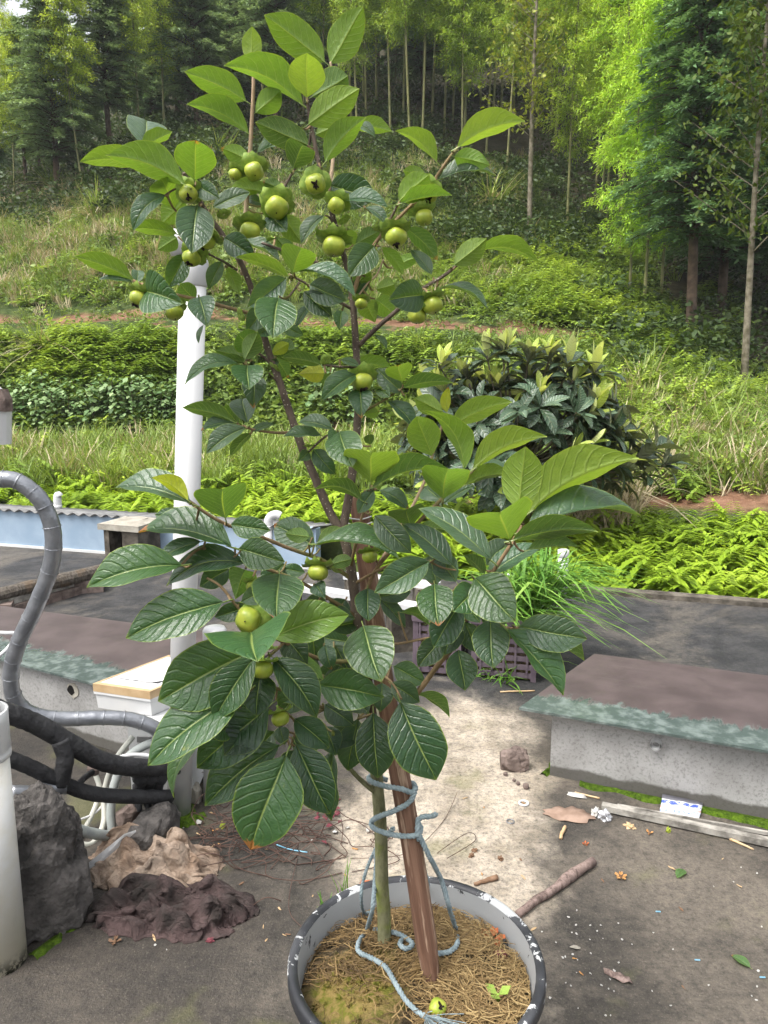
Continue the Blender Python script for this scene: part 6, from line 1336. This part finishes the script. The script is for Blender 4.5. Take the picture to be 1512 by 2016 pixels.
LEAVES = """639 121 525 35 63 u l|651 125 713 18 60 u l|497 122 495 55 37 u L 0 a|484 198 370 142 50 u l 0 a|596 205 451 126 50 u l 0 b|604 192 605 108 65 u L -3 a|615 190 684 152 58 u m 6|607 245 703 177 58 u l -2 a|503 222 552 180 42 u l|489 261 375 204 40 u l 0 b|609 286 507 244 52 u m 0 a|577 332 597 282 56 u m -2|507 300 567 276 20 t g|494 317 438 292 32 u l|363 362 218 303 58 u l -4 b|285 320 163 316 38 u l 2|282 288 291 238 78 t g 0 a|280 292 336 260 28 u l|383 355 387 279 73 u l -3 a|325 384 260 447 34 t g 0 d|345 410 318 352 58 u l 3|362 395 322 440 50 u L 5|348 460 262 450 28 u l|348 468 312 490 34 u l 3|389 405 376 493 70 t g -4 a|390 365 428 390 36 t d|420 408 490 380 32 t g|532 378 455 372 30 u l|558 375 520 358 26 u m|520 402 490 390 22 t g|530 420 562 455 46 t d|555 420 593 478 40 u l|637 425 594 477 24 t g|442 468 502 506 44 t g -2|468 474 548 510 16 t g -2
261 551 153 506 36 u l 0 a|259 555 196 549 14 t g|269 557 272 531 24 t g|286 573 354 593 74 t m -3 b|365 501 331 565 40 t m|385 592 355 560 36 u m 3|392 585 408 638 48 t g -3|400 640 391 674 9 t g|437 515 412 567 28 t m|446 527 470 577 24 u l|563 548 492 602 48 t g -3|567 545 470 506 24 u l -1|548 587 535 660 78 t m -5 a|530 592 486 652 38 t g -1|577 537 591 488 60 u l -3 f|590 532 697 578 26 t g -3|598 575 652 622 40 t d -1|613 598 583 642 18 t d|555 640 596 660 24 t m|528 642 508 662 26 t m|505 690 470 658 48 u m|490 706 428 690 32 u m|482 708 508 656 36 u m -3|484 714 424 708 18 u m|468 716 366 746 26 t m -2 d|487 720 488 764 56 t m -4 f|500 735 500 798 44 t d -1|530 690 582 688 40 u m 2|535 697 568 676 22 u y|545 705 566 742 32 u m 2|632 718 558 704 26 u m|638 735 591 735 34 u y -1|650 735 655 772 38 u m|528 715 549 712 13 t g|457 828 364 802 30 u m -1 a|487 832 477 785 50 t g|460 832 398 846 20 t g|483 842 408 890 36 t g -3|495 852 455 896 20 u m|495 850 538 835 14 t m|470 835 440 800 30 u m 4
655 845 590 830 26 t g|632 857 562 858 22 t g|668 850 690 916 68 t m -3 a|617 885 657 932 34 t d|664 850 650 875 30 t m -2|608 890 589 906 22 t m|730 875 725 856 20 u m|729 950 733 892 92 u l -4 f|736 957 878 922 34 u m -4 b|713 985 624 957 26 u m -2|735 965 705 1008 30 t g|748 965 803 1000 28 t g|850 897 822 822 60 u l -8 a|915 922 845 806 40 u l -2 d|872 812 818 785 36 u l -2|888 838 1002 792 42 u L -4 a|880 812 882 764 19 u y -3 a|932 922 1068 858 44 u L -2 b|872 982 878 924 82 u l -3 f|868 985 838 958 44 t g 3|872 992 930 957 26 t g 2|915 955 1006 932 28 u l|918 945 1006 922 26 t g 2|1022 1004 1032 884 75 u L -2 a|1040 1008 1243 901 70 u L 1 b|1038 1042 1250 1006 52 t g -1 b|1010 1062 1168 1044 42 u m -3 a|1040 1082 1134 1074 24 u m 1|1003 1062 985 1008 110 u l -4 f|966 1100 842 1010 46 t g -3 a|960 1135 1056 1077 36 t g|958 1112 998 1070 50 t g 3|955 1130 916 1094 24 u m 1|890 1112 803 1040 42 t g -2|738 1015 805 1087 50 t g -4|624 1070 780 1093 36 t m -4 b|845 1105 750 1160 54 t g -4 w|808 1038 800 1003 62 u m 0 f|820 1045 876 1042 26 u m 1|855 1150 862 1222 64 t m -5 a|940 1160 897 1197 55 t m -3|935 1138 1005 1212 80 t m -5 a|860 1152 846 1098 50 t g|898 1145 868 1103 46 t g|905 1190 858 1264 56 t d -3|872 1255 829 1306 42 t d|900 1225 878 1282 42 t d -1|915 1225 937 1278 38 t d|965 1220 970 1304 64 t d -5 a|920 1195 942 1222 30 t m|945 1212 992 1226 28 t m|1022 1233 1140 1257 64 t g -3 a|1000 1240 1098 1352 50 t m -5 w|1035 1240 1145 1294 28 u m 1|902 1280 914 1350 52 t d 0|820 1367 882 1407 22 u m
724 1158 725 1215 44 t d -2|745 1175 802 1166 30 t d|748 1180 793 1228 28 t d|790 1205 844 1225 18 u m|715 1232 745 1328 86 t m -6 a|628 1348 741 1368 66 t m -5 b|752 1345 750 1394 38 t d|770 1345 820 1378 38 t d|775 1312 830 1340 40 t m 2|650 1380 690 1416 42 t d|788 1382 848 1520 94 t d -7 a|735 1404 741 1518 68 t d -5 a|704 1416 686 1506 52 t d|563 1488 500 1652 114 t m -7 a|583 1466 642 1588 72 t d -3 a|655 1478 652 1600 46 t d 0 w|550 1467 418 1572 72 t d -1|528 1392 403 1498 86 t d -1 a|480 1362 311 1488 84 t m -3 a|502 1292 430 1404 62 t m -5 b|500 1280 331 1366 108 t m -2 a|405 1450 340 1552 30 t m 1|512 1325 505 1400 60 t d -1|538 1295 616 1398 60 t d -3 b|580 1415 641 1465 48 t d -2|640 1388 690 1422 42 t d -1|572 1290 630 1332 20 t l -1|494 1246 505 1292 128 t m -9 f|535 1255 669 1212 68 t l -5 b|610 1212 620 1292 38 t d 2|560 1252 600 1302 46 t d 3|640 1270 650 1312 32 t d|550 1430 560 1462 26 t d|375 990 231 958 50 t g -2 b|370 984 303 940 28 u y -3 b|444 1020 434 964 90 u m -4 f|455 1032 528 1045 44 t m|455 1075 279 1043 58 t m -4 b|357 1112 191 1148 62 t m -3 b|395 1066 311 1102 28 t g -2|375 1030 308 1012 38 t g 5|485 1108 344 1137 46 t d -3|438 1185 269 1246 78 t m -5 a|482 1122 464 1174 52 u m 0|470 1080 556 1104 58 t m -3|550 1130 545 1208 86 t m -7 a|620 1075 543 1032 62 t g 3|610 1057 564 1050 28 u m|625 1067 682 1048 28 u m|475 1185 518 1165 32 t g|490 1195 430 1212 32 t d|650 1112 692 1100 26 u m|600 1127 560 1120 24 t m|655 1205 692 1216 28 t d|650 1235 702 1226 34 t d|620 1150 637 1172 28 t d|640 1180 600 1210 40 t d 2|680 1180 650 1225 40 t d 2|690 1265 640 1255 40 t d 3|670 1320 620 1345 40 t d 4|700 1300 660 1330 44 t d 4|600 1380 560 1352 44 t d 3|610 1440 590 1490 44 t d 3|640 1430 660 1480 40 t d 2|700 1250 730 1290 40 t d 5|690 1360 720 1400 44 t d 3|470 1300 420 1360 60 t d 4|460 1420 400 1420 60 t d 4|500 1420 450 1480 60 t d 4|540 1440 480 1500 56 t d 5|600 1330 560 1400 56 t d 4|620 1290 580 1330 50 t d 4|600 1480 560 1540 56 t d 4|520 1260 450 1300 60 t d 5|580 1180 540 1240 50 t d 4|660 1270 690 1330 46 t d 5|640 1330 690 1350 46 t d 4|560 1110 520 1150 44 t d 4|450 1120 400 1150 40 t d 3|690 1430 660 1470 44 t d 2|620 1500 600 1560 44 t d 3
901 289 1026 237 46 u L -2 b|895 308 960 323 40 u l|866 352 971 341 24 t g|860 318 785 257 30 u l|838 345 795 337 26 u l|786 396 842 344 50 u l -2|790 399 885 383 20 u l -3|640 318 716 234 46 u l -4 b|700 250 768 257 30 u l 4|622 265 667 244 32 u l 3|703 245 738 267 17 t g 3|650 365 738 391 64 t d 0 a|675 397 761 405 24 t g -2|736 484 689 541 54 t m -4 a|800 448 859 508 34 u m|752 487 793 537 24 u l|850 540 810 493 24 t g|894 522 956 472 42 u l -2|930 502 1053 506 28 u l 0 d|870 565 958 603 13 t g|835 580 769 590 60 t d -4 a|775 525 822 505 26 u l 3|720 408 761 441 19 t g|610 560 677 592 50 t g -2|690 580 726 528 38 u l 2|740 570 776 560 32 u l 3|740 590 776 617 42 u l 3|720 595 737 632 38 u l 2|672 612 668 647 28 t m|735 660 761 686 11 t m|680 455 700 492 32 u l 2|705 735 635 785 36 t m -3|708 765 712 817 44 t d -2|792 773 744 728 38 t g|792 752 784 720 46 u l -1 f|793 763 887 752 27 u m|765 790 816 842 28 t d|672 708 706 720 15 t m|700 715 767 722 22 u l 2|745 760 766 782 26 t m|715 815 746 810 20 u l|700 480 745 455 34 u m 4|660 520 625 555 34 u m 4|720 545 690 590 30 t m 4|545 470 580 505 30 u m 3"""
for row in LEAVES.replace('\n', '|').split('|'):
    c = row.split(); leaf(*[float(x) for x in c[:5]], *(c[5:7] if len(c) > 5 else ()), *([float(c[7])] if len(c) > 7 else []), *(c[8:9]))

# fruit: squat four lobed body, broad wavy calyx, dried black flower at the end
def fruit_mesh():
    m = MB(); V, F = [], []; NA_, NB = 24, 13
    for i in range(NB):
        th = math.pi*i/(NB-1)
        for k in range(NA_):
            a = 6.2832*k/NA_; r = math.sin(th)**.88*(1+.055*math.cos(4*a)*math.sin(th)); z = math.cos(th)*.84-.06*math.exp(-(math.sin(th)/.3)**2)*math.cos(th); V.append((r*math.cos(a), r*math.sin(a), z))
    for i in range(NB-1):
        for k in range(NA_): F.append((i*NA_+k, (i+1)*NA_+k, (i+1)*NA_+(k+1) % NA_, i*NA_+(k+1) % NA_))
    m.add(V, F); return m.mesh('fruit_body', M['fruit'], True)
def calyx_mesh(seed):
    r = random.Random(seed); m = MB()
    for l in range(4):
        a0 = l*math.pi/2+.78+r.uniform(-.12, .12); V, F = [], []; n, k = 9, 7; cu = r.uniform(.35, .75)
        for i in range(n):
            s = i/(n-1)
            for j in range(k):
                v = j/(k-1)*2-1; wd = .80*math.sin(math.pi*(.18+.70*s))**.8*(1-.12*s); rad = .16+1.18*s-cu*.22*s*s; z = .78-.38*s+cu*.95*s*s+.10*abs(v)*s*math.sin(s*7+v*3+seed)+.16*v*v*s-(.10*s)*(1-abs(v)); y = v*wd
                V.append((math.cos(a0)*rad-math.sin(a0)*y, math.sin(a0)*rad+math.cos(a0)*y, z))
        for i in range(n-1):
            for j in range(k-1): F.append((i*k+j, i*k+k+j, i*k+k+j+1, i*k+j+1))
        m.add(V, F)
    q = MB(); q.tube([(0, 0, .70), (0, 0, .95), (.05, 0, 1.35)], [.12, .09, .09], 8); m.add(q.v, q.f); return m.mesh('calyx', M['calyx'], True)
def tip_mesh(seed):
    r = random.Random(seed); m = MB()
    for k in range(9): a = r.uniform(0, 6.28); d_ = Vector((math.cos(a)*r.uniform(.1, .34), math.sin(a)*r.uniform(.1, .34), -.86)); m.tube([(0, 0, -.70), d_*.95, d_+Vector((d_.x*.4, d_.y*.4, -.10))], [.10, .11, .07], 6, jitter=.25)
    return m.mesh('dried_flower', M['black_tip'])
FM = fruit_mesh(); CM = [calyx_mesh(i) for i in range(4)]; TM = [tip_mesh(i) for i in range(2)]
FRUIT = [(371, 382, 18, .1, -.75, -.5, 1), (404, 473, 20, -.5, -.3, -.8, 1), (377, 508, 18, -.2, -.6, -.7, 1), (272, 588, 18, -.3, -.35, -.85, 1), (343, 615, 18, .2, -.4, -.9, 0), (463, 344, 13, -.3, -.5, -.8, 0), (500, 338, 19, .25, -.7, -.6, 0), (545, 409, 23, .05, -.7, -.65, 0), (492, 457, 21, .1, -.5, -.8, 0), (621, 362, 20, .05, -.92, -.3, 1), (662, 405, 17, -.2, -.6, -.7, 0), (657, 485, 23, 0, -.35, -.9, 0), (841, 384, 20, .1, -.7, -.6, 1), (835, 428, 18, .2, -.3, -.9, 0), (780, 467, 21, .1, -.45, -.9, 1), (852, 601, 20, .3, -.3, -.85, 0), (821, 622, 18, -.1, -.2, -.95, 0), (711, 598, 12, 0, -.4, -.8, 0), (714, 752, 20, .1, -.55, -.8, 1), (626, 1127, 20, 0, -.4, -.9, 0), (728, 1096, 15, .1, -.4, -.9, 0), (488, 1219, 25, -.1, -.85, .1, 0), (515, 1317, 23, -.1, -.3, -.9, 0), (552, 1415, 18, .25, -.4, -.85, 0), (497, 1155, 13, 0, -.5, -.8, 0), (700, 772, 1, 0, 0, -1, 0)][:-1]
for i, (fx, fy, r, dx, dy, dz, blk) in enumerate(FRUIT):
    k = int(np.argmin((SA[:, 0]-fx)**2+(SA[:, 1]-fy)**2+((SA[:, 2]-1.25)*150)**2)); Y = SA[k][2]-.03; c = P(fx, fy, Y); rm = r*mpp(fx, fy, Y); z = -Vector((dx, dy, dz)).normalized(); rot = z.to_track_quat('Z', 'Y').to_matrix().to_4x4()@Matrix.Rotation(i*1.1, 4, 'Z')
    Mx = Matrix.Translation(c)@rot@Matrix.Scale(rm, 4); f = link('fruit', FM); f.matrix_basis = Mx; adopt(f, pers)
    o = link('calyx', CM[i % 4]); o.matrix_basis = Mx@Matrix.Translation((0, 0, -.24))@Matrix.Scale(1.30, 4); adopt(o, f)
    if blk: o = link('dried_flower', TM[i % 2]); o.matrix_basis = Mx; adopt(o, f)
    else: m = MB(); m.tube([Mx@Vector((0, 0, -.76)), Mx@Vector((.03, 0, -.90))], rm*.05, 6); m.build('dried_style', M['black_tip'], f)
    st = Mx@Vector((.05, 0, 1.3)); a = P(*SA[k])
    if (a-st).length > .004: m = MB(); m.tube([st, st.lerp(a, .5)+Vector((0, 0, .004)), a], .0022, 6, False, res=3); m.build('stalk', M['twig'], f, True)
# loose leafy calyxes and buds without fruit
for i, (fx, fy, r) in enumerate(((535, 730, 11), (445, 430, 12), (465, 622, 12), (683, 440, 12), (700, 500, 11), (745, 775, 12), (655, 1130, 12), (540, 480, 12), (645, 712, 10), (608, 885, 9), (530, 1285, 13), (745, 460, 12))):
    k = int(np.argmin((SA[:, 0]-fx)**2+(SA[:, 1]-fy)**2)); Y = SA[k][2]-.012; c = P(fx, fy, Y); rm = r*mpp(fx, fy, Y); rr = random.Random(i); z = Vector((rr.uniform(-.6, .6), rr.uniform(-.2, .5), rr.uniform(.2, 1))).normalized()
    o = link('empty_calyx', CM[i % 4]); o.matrix_basis = Matrix.Translation(c)@z.to_track_quat('Z', 'Y').to_matrix().to_4x4()@Matrix.Scale(rm, 4); adopt(o, pers)
# a fallen fruit on the straw, two fallen leaves on the deck
p = on_soil(862, 1984, .012); f = empty('fallen_fruit', p, 'small green persimmon with black end lying on the straw', 'fruit'); Mx = Matrix.Translation(p)@Vector((-.25, .55, -.75)).normalized().to_track_quat('Z', 'Y').to_matrix().to_4x4()@Matrix.Scale(.0165, 4)
for nm, me in (('body', FM), ('dried_flower', TM[0])): o = link(nm, me); o.matrix_basis = Mx; adopt(o, f)
for (x, y, L, W, rz, lab) in ((1340, 1720, .055, .030, 2.4, 'fallen green leaf with tan blotch near the orange calyx'), (1458, 1892, .055, .030, .6, 'fallen green leaf lying flat far right of the tub')):
    o = link('fallen_leaf', FORMS['a'][0]); c = G(x, y, .004); o.matrix_basis = Matrix.Translation(c)@Matrix.Rotation(rz, 4, 'Z')@Matrix.Translation((0, -L/2, 0))@Matrix.Diagonal((W, L, L, 1)); o.color = (.07, .15, .045, 1); tag(o, lab, 'leaf')
